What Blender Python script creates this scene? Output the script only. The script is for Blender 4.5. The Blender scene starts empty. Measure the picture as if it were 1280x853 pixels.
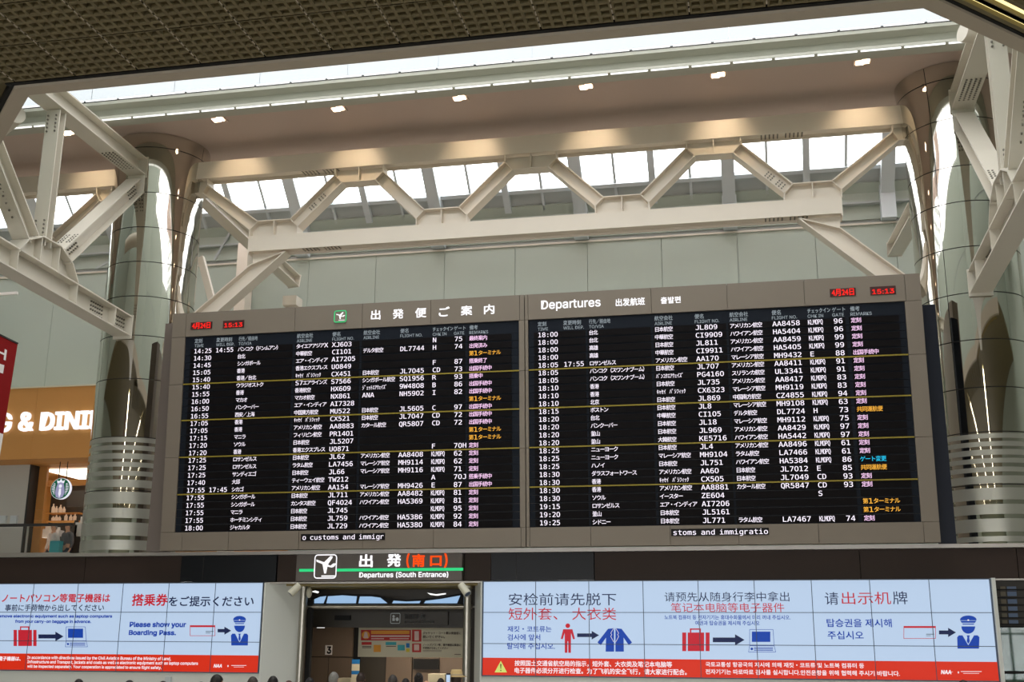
import bpy, bmesh, math, random
from mathutils import Vector, Matrix
random.seed(7)
C = bpy.context.scene.collection
SC = bpy.context.scene

# ------------------------------------------------------------------ camera
F, YAW, PITCH, ROLL, H0 = 1446.18, 0.203966922, 0.256772356, 0.00600629590, 1.9
def _basis():
    cy, sy, cp, sp = math.cos(YAW), math.sin(YAW), math.cos(PITCH), math.sin(PITCH)
    f = Vector((-sy*cp, cy*cp, sp)); r = Vector((cy, sy, 0)); u = r.cross(f)
    cr, sr = math.cos(ROLL), math.sin(ROLL)
    return cr*r + sr*u, -sr*r + cr*u, f
_R, _U, _F = _basis()
cam = bpy.data.objects.new('camera', bpy.data.cameras.new('camera')); C.objects.link(cam)
cam.matrix_world = Matrix(((_R.x, _U.x, -_F.x, 0), (_R.y, _U.y, -_F.y, 0), (_R.z, _U.z, -_F.z, H0), (0, 0, 0, 1)))
cam.data.sensor_width = 36; cam.data.lens = F/1280*36; cam.data.clip_end = 500
SC.camera = cam

# ------------------------------------------------------------------ daylight
world = bpy.data.worlds.new('overcast_sky'); SC.world = world; world.use_nodes = True
bg = world.node_tree.nodes['Background']; bg.inputs[0].default_value = (0.975, 0.985, 1.0, 1); bg.inputs[1].default_value = 5.5
def area(loc, rot, sx, sy, energy, col=(1, 1, 1)):
    l = bpy.data.lights.new('daylight_portal', 'AREA'); l.shape = 'RECTANGLE'; l.size = sx; l.size_y = sy
    l.energy = energy; l.color = col
    o = bpy.data.objects.new('daylight_portal', l); o.location = loc; o.rotation_euler = rot; C.objects.link(o)
    l.cycles.is_portal = True
    return o
area((-6, 28.15, 15.0), (math.radians(-43), 0, 0), 38, 3.4, 1)        # clerestory portal (sampling guide only)
area((-4.5, 13.0, 16.2), (math.radians(90), 0, 0), 30, 2.2, 1)
area((-4.5, 21.6, 15.3), (math.radians(-90), 0, 0), 34, 3.8, 1)
area((-4.5, 17.2, 17.8), (0, 0, 0), 30, 8.0, 1)
area((-5.5, -21.9, 2.5), (math.radians(90), 0, 0), 40, 4.4, 1)
SC.view_settings.view_transform = 'Standard'; SC.view_settings.look = 'None'
SC.view_settings.exposure = 0.5; SC.view_settings.gamma = 1; SC.view_settings.use_curve_mapping = False
SC.cycles.max_bounces = 8; SC.cycles.diffuse_bounces = 5; SC.cycles.glossy_bounces = 4; SC.cycles.transparent_max_bounces = 10
SC.cycles.use_denoising = True
SC.cycles.sample_clamp_indirect = 6

# ------------------------------------------------------------------ helpers
def ray(x, y):
    return _R*((x-640)/F) - _U*((y-426.5)/F) + _F
def aY(x, y, Y):
    v = ray(x, y); v = v*(Y/v.y); return Vector((v.x, v.y, v.z+H0))
def aX(x, y, X):
    v = ray(x, y); v = v*(X/v.x); return Vector((v.x, v.y, v.z+H0))
def aZ(x, y, Z):
    v = ray(x, y); v = v*((Z-H0)/v.z); return Vector((v.x, v.y, Z))
def lin(c):
    c = c/255; return c/12.92 if c <= 0.04045 else ((c+0.055)/1.055)**2.4
def mat(name, rgb, rough=0.6, metal=0.0, emit=0.0, noise=0.0, nscale=3.0, bump=0.0, spec=0.5):
    m = bpy.data.materials.new(name); m.use_nodes = True; nt = m.node_tree; b = nt.nodes['Principled BSDF']
    col = (lin(rgb[0]), lin(rgb[1]), lin(rgb[2]), 1)
    b.inputs['Base Color'].default_value = col; b.inputs['Roughness'].default_value = rough; b.inputs['Metallic'].default_value = metal
    b.inputs['Specular IOR Level'].default_value = spec
    if emit:
        b.inputs['Base Color'].default_value = (*[c*.25 for c in col[:3]], 1); b.inputs['Specular IOR Level'].default_value = .2
        b.inputs['Emission Color'].default_value = col; b.inputs['Emission Strength'].default_value = emit*.71
    if noise or bump:
        tc = nt.nodes.new('ShaderNodeTexCoord'); n = nt.nodes.new('ShaderNodeTexNoise')
        n.inputs['Scale'].default_value = nscale; n.inputs['Detail'].default_value = 4
        nt.links.new(tc.outputs['Object'], n.inputs['Vector'])
        if noise:
            r = nt.nodes.new('ShaderNodeMapRange'); r.inputs['To Min'].default_value = 1-noise; r.inputs['To Max'].default_value = 1+noise
            nt.links.new(n.outputs['Fac'], r.inputs['Value'])
            mx = nt.nodes.new('ShaderNodeVectorMath'); mx.operation = 'SCALE'; mx.inputs[0].default_value = col[:3]
            nt.links.new(r.outputs[0], mx.inputs['Scale']); nt.links.new(mx.outputs[0], b.inputs['Base Color'])
        if bump:
            bp = nt.nodes.new('ShaderNodeBump'); bp.inputs['Strength'].default_value = bump; bp.inputs['Distance'].default_value = 0.01
            nt.links.new(n.outputs['Fac'], bp.inputs['Height']); nt.links.new(bp.outputs[0], b.inputs['Normal'])
    return m
def glass(name, rgb, gloss=0.08, rough=0.02):
    m = bpy.data.materials.new(name); m.use_nodes = True; nt = m.node_tree; nt.nodes.clear()
    o = nt.nodes.new('ShaderNodeOutputMaterial'); t = nt.nodes.new('ShaderNodeBsdfTransparent'); g = nt.nodes.new('ShaderNodeBsdfGlossy')
    t.inputs[0].default_value = (*rgb, 1); g.inputs['Roughness'].default_value = rough; x = nt.nodes.new('ShaderNodeMixShader')
    x.inputs[0].default_value = gloss
    nt.links.new(t.outputs[0], x.inputs[1]); nt.links.new(g.outputs[0], x.inputs[2]); nt.links.new(x.outputs[0], o.inputs[0])
    return m

class MB:
    """collects boxes, beams, tubes and text, builds them as one mesh"""
    def __init__(s): s.v = []; s.f = []; s.sm = []
    def add(s, vs, fs, smooth=False):
        n = len(s.v); s.v.extend([tuple(v) for v in vs]); s.f.extend([tuple(i+n for i in f) for f in fs]); s.sm.extend([smooth]*len(fs)); return s
    def box(s, x0, x1, y0, y1, z0, z1):
        vs = [(x, y, z) for x in (x0, x1) for y in (y0, y1) for z in (z0, z1)]
        return s.add(vs, [(0, 1, 3, 2), (4, 6, 7, 5), (0, 4, 5, 1), (2, 3, 7, 6), (0, 2, 6, 4), (1, 5, 7, 3)])
    def obox(s, c, ax, ay, az):
        c = Vector(c); vs = [c + a*ax + b*ay + d*az for a in (-1, 1) for b in (-1, 1) for d in (-1, 1)]
        fs = [(0, 1, 3, 2), (4, 6, 7, 5), (0, 4, 5, 1), (2, 3, 7, 6), (0, 2, 6, 4), (1, 5, 7, 3)]
        if Vector(ax).cross(Vector(ay)).dot(Vector(az)) < 0: fs = [tuple(reversed(f)) for f in fs]
        return s.add(vs, fs)
    def bar(s, p0, p1, w, h, up=(0, 0, 1)):
        """rectangular bar: h along 'up', w sideways"""
        p0 = Vector(p0); p1 = Vector(p1); d = p1-p0; L = d.length; d = d/L
        side = d.cross(Vector(up)).normalized(); u = side.cross(d).normalized()
        return s.obox((p0+p1)/2, d*(L/2), side*(w/2), u*(h/2))
    def ibeam(s, p0, p1, h, w, up=(0, 0, 1), tf=0.03, tw=0.03):
        p0 = Vector(p0); p1 = Vector(p1); d = (p1-p0).normalized(); side = d.cross(Vector(up)).normalized(); u = side.cross(d).normalized()
        s.bar(p0, p1, tw, h-2*tf, u)
        for k in (-1, 1): s.bar(p0+u*k*(h-tf)/2, p1+u*k*(h-tf)/2, w, tf, u)
        return s
    def prism(s, pts, y0, y1):
        """polygon in XZ extruded from y0 (front) to y1"""
        n = len(pts); a = sum(pts[i][0]*pts[(i+1) % n][1]-pts[(i+1) % n][0]*pts[i][1] for i in range(n))
        if a < 0: pts = pts[::-1]
        vs = [(x, y0, z) for x, z in pts] + [(x, y1, z) for x, z in pts]
        fs = [tuple(range(n)), tuple(range(2*n-1, n-1, -1))] + [(i, i+n, (i+1) % n+n, (i+1) % n) for i in range(n)]
        return s.add(vs, fs)
    def prismx(s, pts, x0, x1):
        n = len(pts); a = sum(pts[i][0]*pts[(i+1) % n][1]-pts[(i+1) % n][0]*pts[i][1] for i in range(n))
        if a < 0: pts = pts[::-1]
        vs = [(x1, y, z) for y, z in pts] + [(x0, y, z) for y, z in pts]
        fs = [tuple(range(n)), tuple(range(2*n-1, n-1, -1))] + [(i, i+n, (i+1) % n+n, (i+1) % n) for i in range(n)]
        return s.add(vs, fs)
    def prismz(s, pts, z0, z1):
        n = len(pts); a = sum(pts[i][0]*pts[(i+1) % n][1]-pts[(i+1) % n][0]*pts[i][1] for i in range(n))
        if a < 0: pts = pts[::-1]
        vs = [(x, y, z1) for x, y in pts] + [(x, y, z0) for x, y in pts]
        fs = [tuple(range(n)), tuple(range(2*n-1, n-1, -1))] + [(i, i+n, (i+1) % n+n, (i+1) % n) for i in range(n)]
        return s.add(vs, fs)
    def tube(s, p0, p1, r0, r1=None, n=16, cap=True):
        r1 = r0 if r1 is None else r1
        p0 = Vector(p0); p1 = Vector(p1); d = (p1-p0).normalized(); a = d.orthogonal().normalized(); b = d.cross(a)
        vs = []
        for p, r in ((p0, r0), (p1, r1)):
            for i in range(n):
                t = 2*math.pi*i/n; vs.append(p + a*math.cos(t)*r + b*math.sin(t)*r)
        s.add(vs, [(i, (i+1) % n, (i+1) % n+n, i+n) for i in range(n)], True)
        if cap:
            s.add(vs[:n], [tuple(range(n-1, -1, -1))]); s.add(vs[n:], [tuple(range(n))])
        return s
    def lathe(s, prof, cx=0, cy=0, a0=0, a1=360, n=32, smooth=True):
        full = abs(a1-a0-360) < 1e-6; m = n if full else n+1; vs = []
        for r, z in prof:
            for i in range(m):
                t = math.radians(a0+(a1-a0)*i/n); vs.append((cx+r*math.cos(t), cy+r*math.sin(t), z))
        fs = []
        for j in range(len(prof)-1):
            for i in range(n):
                k = (i+1) % m; fs.append((j*m+i, j*m+k, (j+1)*m+k, (j+1)*m+i))
        return s.add(vs, fs, smooth)
    def ball(s, c, rx, ry, rz, n=12, m=8):
        prof = [(max(1e-4, math.sin(math.pi*j/m)), -math.cos(math.pi*j/m)) for j in range(m+1)]
        t = MB().lathe(prof, n=n); return s.add([(c[0]+v[0]*rx, c[1]+v[1]*ry, c[2]+v[2]*rz) for v in t.v], t.f, True)
    def text(s, t, x, z, Y, h, w=None, align='L', bold=0.0, shear=0.0, tilt=None, depth=0.0, fit_h=None):
        """t as flat letters facing -Y; x,z = left/centre/right anchor and baseline; h = em size; w = forced width"""
        vs, fs, (x0, x1, y0, y1) = glyphs(t, bold, shear)
        if not vs: return s
        sy = h; 
        if fit_h: sy = fit_h/(y1-y0)
        sx = (w/(x1-x0)) if w else sy
        W = (x1-x0)*sx; ox = x if align == 'L' else (x-W/2 if align == 'C' else x-W)
        out = []
        for vx, vy in vs:
            X = ox+(vx-x0)*sx; Z = z+vy*sy
            out.append((X, Y if tilt is None else tilt(Z)+Y, Z))
        s.add(out, fs)
        if depth:
            base = out; back = [(a, b+depth, c) for a, b, c in out]
            ed = {}
            for f in fs:
                for i in range(len(f)):
                    e = (f[i], f[(i+1) % len(f)]); ed[e] = 1
            n = len(s.v); s.v.extend(base+back); N = len(base)
            for (a, b) in ed:
                if (b, a) not in ed: s.f.append((n+b, n+a, n+a+N, n+b+N)); s.sm.append(False)
        return s
    def build(s, name, m, parent=None, loc=None, **props):
        me = bpy.data.meshes.new(name); off = Vector((0, 0, 0)) if loc is None else Vector(loc); q = parent
        while q is not None: off += q.location; q = q.parent
        vs = s.v if off.length == 0 else [(v[0]-off.x, v[1]-off.y, v[2]-off.z) for v in s.v]
        me.from_pydata(vs, [], s.f); me.materials.append(m)
        if any(s.sm): me.polygons.foreach_set('use_smooth', s.sm)
        me.update()
        o = bpy.data.objects.new(name, me); C.objects.link(o)
        if parent is not None:
            o.parent = parent
        if loc is not None: o.location = loc
        for k, v in props.items(): o[k] = v
        if parent is not None and ('lettering' in name or name in ('window', 'slot_runner', 'logo')): o['kind'] = 'stuff'
        return o
_gc = {}
def _font(f):
    try: return bpy.data.fonts.load(bpy.utils.system_resource('DATAFILES', path='fonts')+'/'+f)     # typefaces that ship with Blender
    except Exception: return None
SANS, MONO = _font('Inter.woff2'), _font('DejaVuSansMono.woff2')
def _raw(t, shear, font):
    cu = bpy.data.curves.new('t', 'FONT'); cu.body = t; cu.size = 1; cu.resolution_u = 4 if font == SANS and font else 2; cu.shear = shear; cu.fill_mode = 'FRONT'
    if font: cu.font = font
    o = bpy.data.objects.new('t', cu); me = o.to_mesh()
    vs = [(v.co.x, v.co.y) for v in me.vertices]
    fs = [tuple(p.vertices) if p.normal.z > 0 else tuple(reversed(p.vertices)) for p in me.polygons]
    o.to_mesh_clear(); bpy.data.objects.remove(o); bpy.data.curves.remove(cu)
    return vs, fs
def glyphs(t, bold=0.0, shear=0.0, font=None):
    """flat outline of a string; 'bold' thickens the strokes by laying shifted copies over each other"""
    if font is None and all(ord(c) < 128 for c in t): font = SANS
    key = (t, bold, shear, font.name if font else '')
    if key in _gc: return _gc[key]
    vs, fs = _raw(t, shear, font)
    if bold and vs:
        if font: bold *= .6
        V, G = [], []
        for dx, dy in ((-1, -1), (1, -1), (1, 1), (-1, 1)):
            n = len(V); V += [(x+dx*bold, y+dy*bold) for x, y in vs]; G += [tuple(i+n for i in f) for f in fs]
        vs, fs = V, G
    bb = (min(v[0] for v in vs), max(v[0] for v in vs), min(v[1] for v in vs), max(v[1] for v in vs)) if vs else (0, 1, 0, 1)
    _gc[key] = (vs, fs, bb); return _gc[key]
def thing(name, label, cat, loc=(0, 0, 0), group=None, rz=0):
    o = bpy.data.objects.new(name, None); o.empty_display_size = 0.2; C.objects.link(o); o.location = loc; o.rotation_euler.z = rz
    o['label'] = label; o['category'] = cat
    if group: o['group'] = group
    return o
def tag(o, label, cat, group=None):
    o['label'] = label; o['category'] = cat
    if group: o['group'] = group
    return o
def struct(o): o['kind'] = 'structure'; return o
def sroot(name, loc=(0, 0, 0)):
    o = bpy.data.objects.new(name, None); C.objects.link(o); o.location = loc; o['kind'] = 'structure'; return o
def inst(src, parent, loc, name=None, rz=0.0, scale=None):
    o = src.copy(); C.objects.link(o); o.parent = parent; o.location = loc; o.rotation_euler.z = rz
    if scale: o.scale = scale
    return o
def dup(root, loc, rz=None, label=None, group=None):
    r = root.copy(); C.objects.link(r); r.location = loc
    if rz is not None: r.rotation_euler.z = rz
    if label: r['label'] = label
    if group: r['group'] = group
    for ch in list(root.children):
        c = ch.copy(); C.objects.link(c); c.parent = r
        for g in ch.children:
            d = g.copy(); C.objects.link(d); d.parent = c
    return r

# ------------------------------------------------------------------ materials
M = dict(
 waffle=mat('olive_waffle_plaster', (114, 104, 76), .8, noise=.06),
 waffle_trim=mat('beige_ceiling_trim', (180, 169, 153), .6),
 dark=mat('black_gap', (12, 12, 13), .8),
 soffit=mat('brown_soffit', (198, 178, 168), .85, noise=.02, nscale=.6),
 wall=mat('grey_green_wall', (170, 180, 170), .7, noise=.02, nscale=.5),
 wall_dark=mat('grey_ledge_panel', (172, 178, 178), .7),
 rafter=mat('blue_grey_rafter', (196, 204, 208), .6),
 steel=mat('cream_painted_steel', (226, 216, 202), .45, noise=.03, nscale=2),
 steel2=mat('grey_painted_steel', (208, 202, 189), .45, noise=.03, nscale=2),
 bolt=mat('dark_bolt', (120, 115, 105), .5),
 gutter=mat('green_grey_beam', (176, 176, 164), .55),
 mirror=mat('polished_steel', (205, 201, 192), .035, 1.0, bump=.015, nscale=.7),
 frost=mat('frosted_band', (172, 171, 162), .3, 0.45, spec=.35),
 seam=mat('dark_seam', (45, 42, 40), .6),
 board=mat('board_grey_metal', (124, 114, 102), .5, .1),
 black=mat('display_black', (16, 13, 15), .45, spec=.15),
 navy=mat('display_navy', (20, 26, 36), .6, spec=.15),
 row=mat('display_row', (10, 6, 8), .6, spec=.12),
 yellow=mat('yellow_rule', (150, 132, 30), .5),
 tx=mat('lit_white_text', (240, 232, 244), .5, emit=1.15),
 txp=mat('lit_pink_text', (245, 206, 240), .5, emit=1.1),
 txa=mat('lit_amber_text', (250, 186, 70), .5, emit=.95),
 txc=mat('lit_cyan_text', (40, 200, 240), .5, emit=.95),
 hdr=mat('header_print', (200, 212, 220), .6, emit=.45),
 title=mat('backlit_title', (250, 248, 252), .5, emit=1.1),
 red_led=mat('red_led', (255, 40, 32), .5, emit=1.0),
 led_bg=mat('red_led_field', (60, 8, 8), .5),
 fascia=mat('brown_fascia', (56, 44, 39), .5, 0, spec=.2),
 fascia_blk=mat('black_glass_panel', (14, 16, 22), .3, spec=.2),
 rail=mat('silver_rail', (168, 162, 156), .35, .6),
 sign_face=mat('sign_face', (110, 103, 100), .5, spec=.3),
 green=mat('lit_green', (48, 214, 130), .5, emit=.9),
 orange_tx=mat('lit_orange', (255, 84, 22), .5, emit=.95),
 screen=mat('screen_pale_blue', (190, 212, 240), .35, emit=.8),
 bezel=mat('screen_bezel', (70, 84, 104), .5),
 s_red=mat('screen_red', (222, 48, 22), .35, emit=.75),
 s_navy=mat('screen_navy', (34, 46, 92), .4, emit=.5),
 s_blue=mat('screen_blue', (26, 72, 178), .4, emit=.7),
 s_crim=mat('screen_crimson', (206, 40, 56), .4, emit=.7),
 s_white=mat('screen_white', (245, 235, 240), .4, emit=.8),
 s_lime=mat('screen_lime', (214, 226, 120), .4, emit=.8),
 white_panel=mat('white_housing', (214, 217, 213), .5),
 steel_post=mat('brushed_steel_post', (165, 160, 150), .3, .9),
 orange_wall=mat('orange_fascia', (205, 146, 78), .6, noise=.02),
 letter=mat('white_channel_letter', (250, 248, 250), .4, emit=1.0),
 wood=mat('warm_wood', (190, 132, 66), .5, noise=.1),
 shopwall=mat('grey_shop_pillar', (190, 188, 182), .6),
 lamp=mat('warm_lamp', (255, 226, 190), .5, emit=9),
 led_white=mat('white_led_tube', (250, 252, 250), .5, emit=1.3),
 trough=mat('trough_diffuser', (255, 236, 160), .5, emit=1.6),
 floor=mat('pale_stone_floor', (190, 184, 172), .25, noise=.05),
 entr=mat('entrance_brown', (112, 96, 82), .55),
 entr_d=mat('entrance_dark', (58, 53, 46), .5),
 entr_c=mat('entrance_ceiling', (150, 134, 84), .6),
 poster=mat('poster_cream', (214, 206, 180), .6),
 p_red=mat('poster_red', (196, 40, 36), .6), p_or=mat('poster_orange', (236, 160, 50), .6),
 p_teal=mat('poster_teal', (60, 170, 180), .6), p_dk=mat('poster_ink', (90, 60, 56), .6), p_pink=mat('poster_pink', (232, 200, 190), .6),
 p_yel=mat('poster_yellow', (226, 206, 60), .6), p_blue=mat('poster_blue', (30, 120, 190), .6),
 banner=mat('red_banner', (214, 34, 36), .7, emit=.06),
 print_white=mat('white_print', (236, 232, 230), .6),
 skyroof=glass('tinted_roof_glass', (.73, .72, .71), .03), skyglass=glass('frosted_skylight', (.350, .362, .365), .03, .3),
 clear=glass('clear_glass', (.95, .95, .95), .05),
 shopglass=glass('green_glass', (.72, .80, .77), .04), shopback=mat('grey_green_board', (112, 126, 119), .7),
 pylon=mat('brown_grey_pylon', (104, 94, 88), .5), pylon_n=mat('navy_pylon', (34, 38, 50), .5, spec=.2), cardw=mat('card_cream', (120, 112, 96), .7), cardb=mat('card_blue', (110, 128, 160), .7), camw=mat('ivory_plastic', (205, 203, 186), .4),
 sbg=mat('emblem_green', (16, 110, 76), .5, emit=.5),
 sbw=mat('emblem_white', (236, 236, 246), .5, emit=.9),
 sbl=mat('emblem_lilac', (176, 172, 214), .5, emit=.6),
 bottle=mat('amber_bottle', (226, 186, 150), .3, emit=.5),  # bottles glow by themselves in place of warm shelf lighting
 warm_panel=mat('shop_light_panel', (255, 244, 226), .5, emit=2.2),
 transom=mat('reflection_glow', (150, 184, 220), .4, emit=.95),  # glow standing in for the skylight reflected above the entrance
)

# ================================================================== STRUCTURE
XA, XB = -26.0, 15.0
struct(MB().box(XA, XB, -22, 37, -0.5, -0.22).build('floor', M['floor']))
struct(MB().box(XA-.2, XA, -22, 31, -0.22, 18.3).build('wall_left', M['wall']))
struct(MB().box(XB, XB+.2, -22, 31, -0.22, 18.3).build('wall_right', M['wall']))
# unseen kerbside glass front behind the viewpoint, added to light the hall
wf = sroot('window_4', (-5, -22, -.22))
MB().box(XA-.2, XB+.2, -22.2, -22, -0.22, .3).build('sill', M['wall'], wf)
MB().box(XA-.2, XB+.2, -22.2, -22, 4.7, 10).build('head_panel', M['wall'], wf)
for i in range(22):
    X = XA+i*(XB-XA)/21; MB().box(X-.06, X+.06, -22.15, -21.95, .3, 4.7).build('mullion', M['rafter'], wf)
    if i < 21: MB().box(X+.06, X+(XB-XA)/21-.06, -22.06, -22.04, .3, 4.7).build('pane', M['clear'], wf)
for z in (2.6,): MB().box(XA, XB, -22.13, -21.97, z-.05, z+.05).build('transom', M['rafter'], wf)

# back wall of the upper level: panels and ledges
wb = sroot('wall_back', (-5, 30, 3.7))
MB().box(XA, XB, 30.12, 30.3, 7.0, 13.75).build('backing', M['wall_dark'], wb)
MB().box(-17.2, XB, 30.12, 30.3, 3.5, 7.0).build('backing', M['wall_dark'], wb)
edges = [XA]
x = -24.4
while x < XB: edges.append(x); x += 2.03
edges.append(XB)
for i in range(len(edges)-1):
    a, b = edges[i]+.006, edges[i+1]-.006
    if b-a < .1: continue
    z0 = 7.0 if b < -17.0 else 3.7
    MB().box(a, b, 30.0, 30.12, z0, 12.66).build('panel', M['wall'], wb)
    MB().box(a, b, 30.06, 30.12, 12.84, 13.24).build('panel', M['wall'], wb)
MB().box(XA, XB, 29.96, 30.1, 12.66, 12.71).build('ledge', M['steel2'], wb)
MB().box(XA, XB, 29.9, 30.12, 13.24, 13.29).build('ledge', M['wall_dark'], wb)
MB().box(XA, XB, 29.97, 30.12, 13.29, 13.64).build('panel', M['wall'], wb)

# sloping clerestory glazing
def sl(t, n=0.0):       # point on the slope, n metres inward
    return 30-t-.681*n, 13.6+.93*t-.732*n
win = sroot('window_1', (-5, 30, 13.6))
def slab(x0, x1, t0, t1, n0, n1, name, m):
    a, b, c, d = sl(t0, n0), sl(t1, n0), sl(t1, n1), sl(t0, n1)
    return MB().prismx([a, b, c, d], x0, x1).build(name, m, win)
slab(XA, XB, -.06, .2, -.16, .06, 'sill_panel', M['wall'])
slab(XA, XB, .2, .5, -.12, -.02, 'sill_panel', M['wall_dark'])
slab(XA, XB, .5, .58, -.1, .1, 'sill', M['rafter'])
slab(XA, XB, 3.0, 3.15, -.1, .3, 'head_rail', M['rafter'])
mains = [-24.56, -20.5, -16.44, -12.4, -8.32, -4.25, -.2, 3.88, 7.94, 12.0]
for mx in mains:
    slab(mx-.17, mx+.17, -.05, 3.1, -.05, .32, 'rafter', M['rafter'])
    MB().box(mx-.19, mx+.19, 29.72, 30.02, 12.74, 13.66).build('rafter', M['rafter'], win)
    for k, w in ((1, .035), (2, .09), (3, .035)):
        xx = mx+k*1.015
        if xx < XB: slab(xx-w, xx+w, .1, 3.05, -.05, .14 if k == 2 else .06, 'mullion', M['rafter'])
    for k in range(4):
        xx = mx+k*1.015
        if xx+1 < XB: slab(xx+.04, xx+.975, .58, 3.0, -.03, -.01, 'pane', M['clear'])

# soffit over the board, its back upstand, roof
so = struct(MB().prismx([(21.15, 13.3), (23.5, 13.3), (24.0, 13.25), (24.9, 13.2), (27.0, 16.3), (27.0, 16.45), (26.85, 16.45), (24.8, 13.6), (21.25, 13.6)], XA, XB).build('ceiling_2', M['soffit']))
g = MB().prismx([(20.9, 13.36), (20.9, 13.29), (21.10, 13.25), (21.15, 13.14), (21.06, 13.05), (20.9, 13.0), (20.9, 12.95), (21.3, 12.95), (21.3, 13.36)], XA, XB)
struct(g.build('trim_1', M['gutter']))
for nm, Y, Z, ph in (('upper', 20.86, 13.385, 0), ('lower', 20.92, 12.925, .35)):
    t = thing('linear_light', 'row of white light tubes along the %s edge of the grey-green skylight beam' % nm, 'light', (-5, Y, Z))
    proto = None; x = -19.5+ph
    while x < 5.8:
        if proto is None: proto = MB().box(x, x+.74, Y-.012, Y+.012, Z-.014, Z+.014).build('tube', M['led_white'], t); px0 = x
        else:
            c = proto.copy(); C.objects.link(c); c.location = (x-px0, 0, 0)
        x += .8
# lantern over the hall: frosted glazing on the far side, clear glazing on the near side
lan = sroot('window_2', (-4, 21.2, 13.4))
x = XA
while x < XB:
    MB().box(x+.0005, x+1.9995, 21.2, 21.22, 13.38, 17.2).build('frosted_pane', M['skyglass'], lan); x += 2
rf = sroot('window_5', (-4, 17, 17.9))
x = XA
while x < XB-.5:
    MB().box(x+.05, x+2.0, 13.05, 21.3, 17.94, 17.96).build('pane', M['skyroof'], rf); MB().box(x-.05, x+.05, 13.0, 21.6, 17.8, 18.05).build('rafter', M['rafter'], rf); x += 2.05
for y in (13.0, 15.7, 18.5, 21.4): MB().box(XA, XB, y-.06, y+.06, 17.85, 18.0).build('purlin', M['rafter'], rf)
struct(MB().box(XA, XB, 21.15, 21.3, 17.2, 17.9).build('trim_2', M['wall']))
nl = sroot('window_3', (-4, 13.1, 15.2)); wn = sroot('wall_lantern', (-4, 13.1, 9.7))
outline = [(-26, 19.12), (-15.86, 19.12), (-9.8, 13.06), (2.4, 13.06), (8.46, 19.12), (15, 19.12)]
for i in range(5):
    (xa, ya), (xb, yb) = outline[i], outline[i+1]; L = math.hypot(xb-xa, yb-ya); dx, dy = (xb-xa)/L, (yb-ya)/L
    def seg(s0, s1, z0, z1, th, name, m, par, off=0.0):
        cx, cy = xa+dx*(s0+s1)/2-dy*off*-1*0, ya+dy*(s0+s1)/2
        return MB().obox((cx, cy, (z0+z1)/2), Vector((dx, dy, 0))*(s1-s0)/2, Vector((-dy, dx, 0))*th/2, Vector((0, 0, (z1-z0)/2))).build(name, m, par)
    seg(0, L, 9.7, 12.4, .1, 'panel', M['wall'], wn); seg(0, L, 12.45, 15.2, .1, 'panel', M['wall'], wn)
    seg(0, L, 12.38, 12.47, .06, 'joint', M['wall_dark'], wn)
    seg(0, L, 17.2, 18.0, .1, 'panel', M['soffit'], wn)
    n = max(1, round(L/.62))
    for k in range(n+1):
        s_ = L*k/n; seg(s_-.03, s_+.03, 15.2, 17.2, .1, 'mullion', M['rafter'], nl)
    seg(0, L, 15.2, 17.2, .01, 'pane', M['clear'], nl)

# waffle ceiling of the hall
PW = .925
ce = sroot('ceiling_1', (-4, 10, 9.4))
poly = [(-26, -22), (15, -22), (15, 19.1), (8.5, 19.1), (2.4, 13.0), (-9.8, 13.0), (-15.9, 19.1), (-26, 19.1)]
me = bpy.data.meshes.new('slab'); bm = bmesh.new()
lo = [bm.verts.new((x+4, y-10, .14)) for x, y in poly]; hi = [bm.verts.new((x+4, y-10, .35)) for x, y in poly]
bm.faces.new(lo[::-1]); bm.faces.new(hi)
for i in range(8): bm.faces.new((lo[i], lo[(i+1) % 8], hi[(i+1) % 8], hi[i]))
bm.to_mesh(me); bm.free(); me.materials.append(M['waffle'])
o = bpy.data.objects.new('slab', me); C.objects.link(o); o.parent = ce
w = MB(); n = 6; cs = (PW-.02)/n
for i in range(n):
    for j in range(n):
        x0, y0 = .01+i*cs, .01+j*cs; e = .021; q = .042; dp = .10
        A = [(x0, y0), (x0+cs, y0), (x0+cs, y0+cs), (x0, y0+cs)]; B = [(x0+e, y0+e), (x0+cs-e, y0+e), (x0+cs-e, y0+cs-e), (x0+e, y0+cs-e)]
        D = [(x0+q, y0+q), (x0+cs-q, y0+q), (x0+cs-q, y0+cs-q), (x0+q, y0+cs-q)]
        vs = [(*p, 0) for p in A]+[(*p, 0) for p in B]+[(*p, dp) for p in D]
        w.add(vs, [(k, (k+1) % 4+0, (k+1) % 4+4, k+4)[::-1] for k in range(4)]+[(k+4, (k+1) % 4+4, (k+1) % 4+8, k+8)[::-1] for k in range(4)]+[(8, 9, 10, 11)[::-1]])
me = bpy.data.meshes.new('waffle_panel'); me.from_pydata(w.v, [], w.f); me.materials.append(M['waffle'])
for i in range(16):
    for j in range(4):
        o = bpy.data.objects.new('waffle_panel', me); C.objects.link(o); o.parent = ce
        o.location = (-11.565+PW*i+4, 12.9-PW*(j+1)-10, 0)
# slotted runners in the joints
for i in range(17):
    X = -11.565+PW*i; s = MB()
    for k in range(26): s.box(X-.008, X+.008, 9.3+k*.138, 9.3+k*.138+.075, 9.395, 9.41)
    s.build('slot_runner', M['waffle_trim'], ce, kind='stuff')
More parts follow.
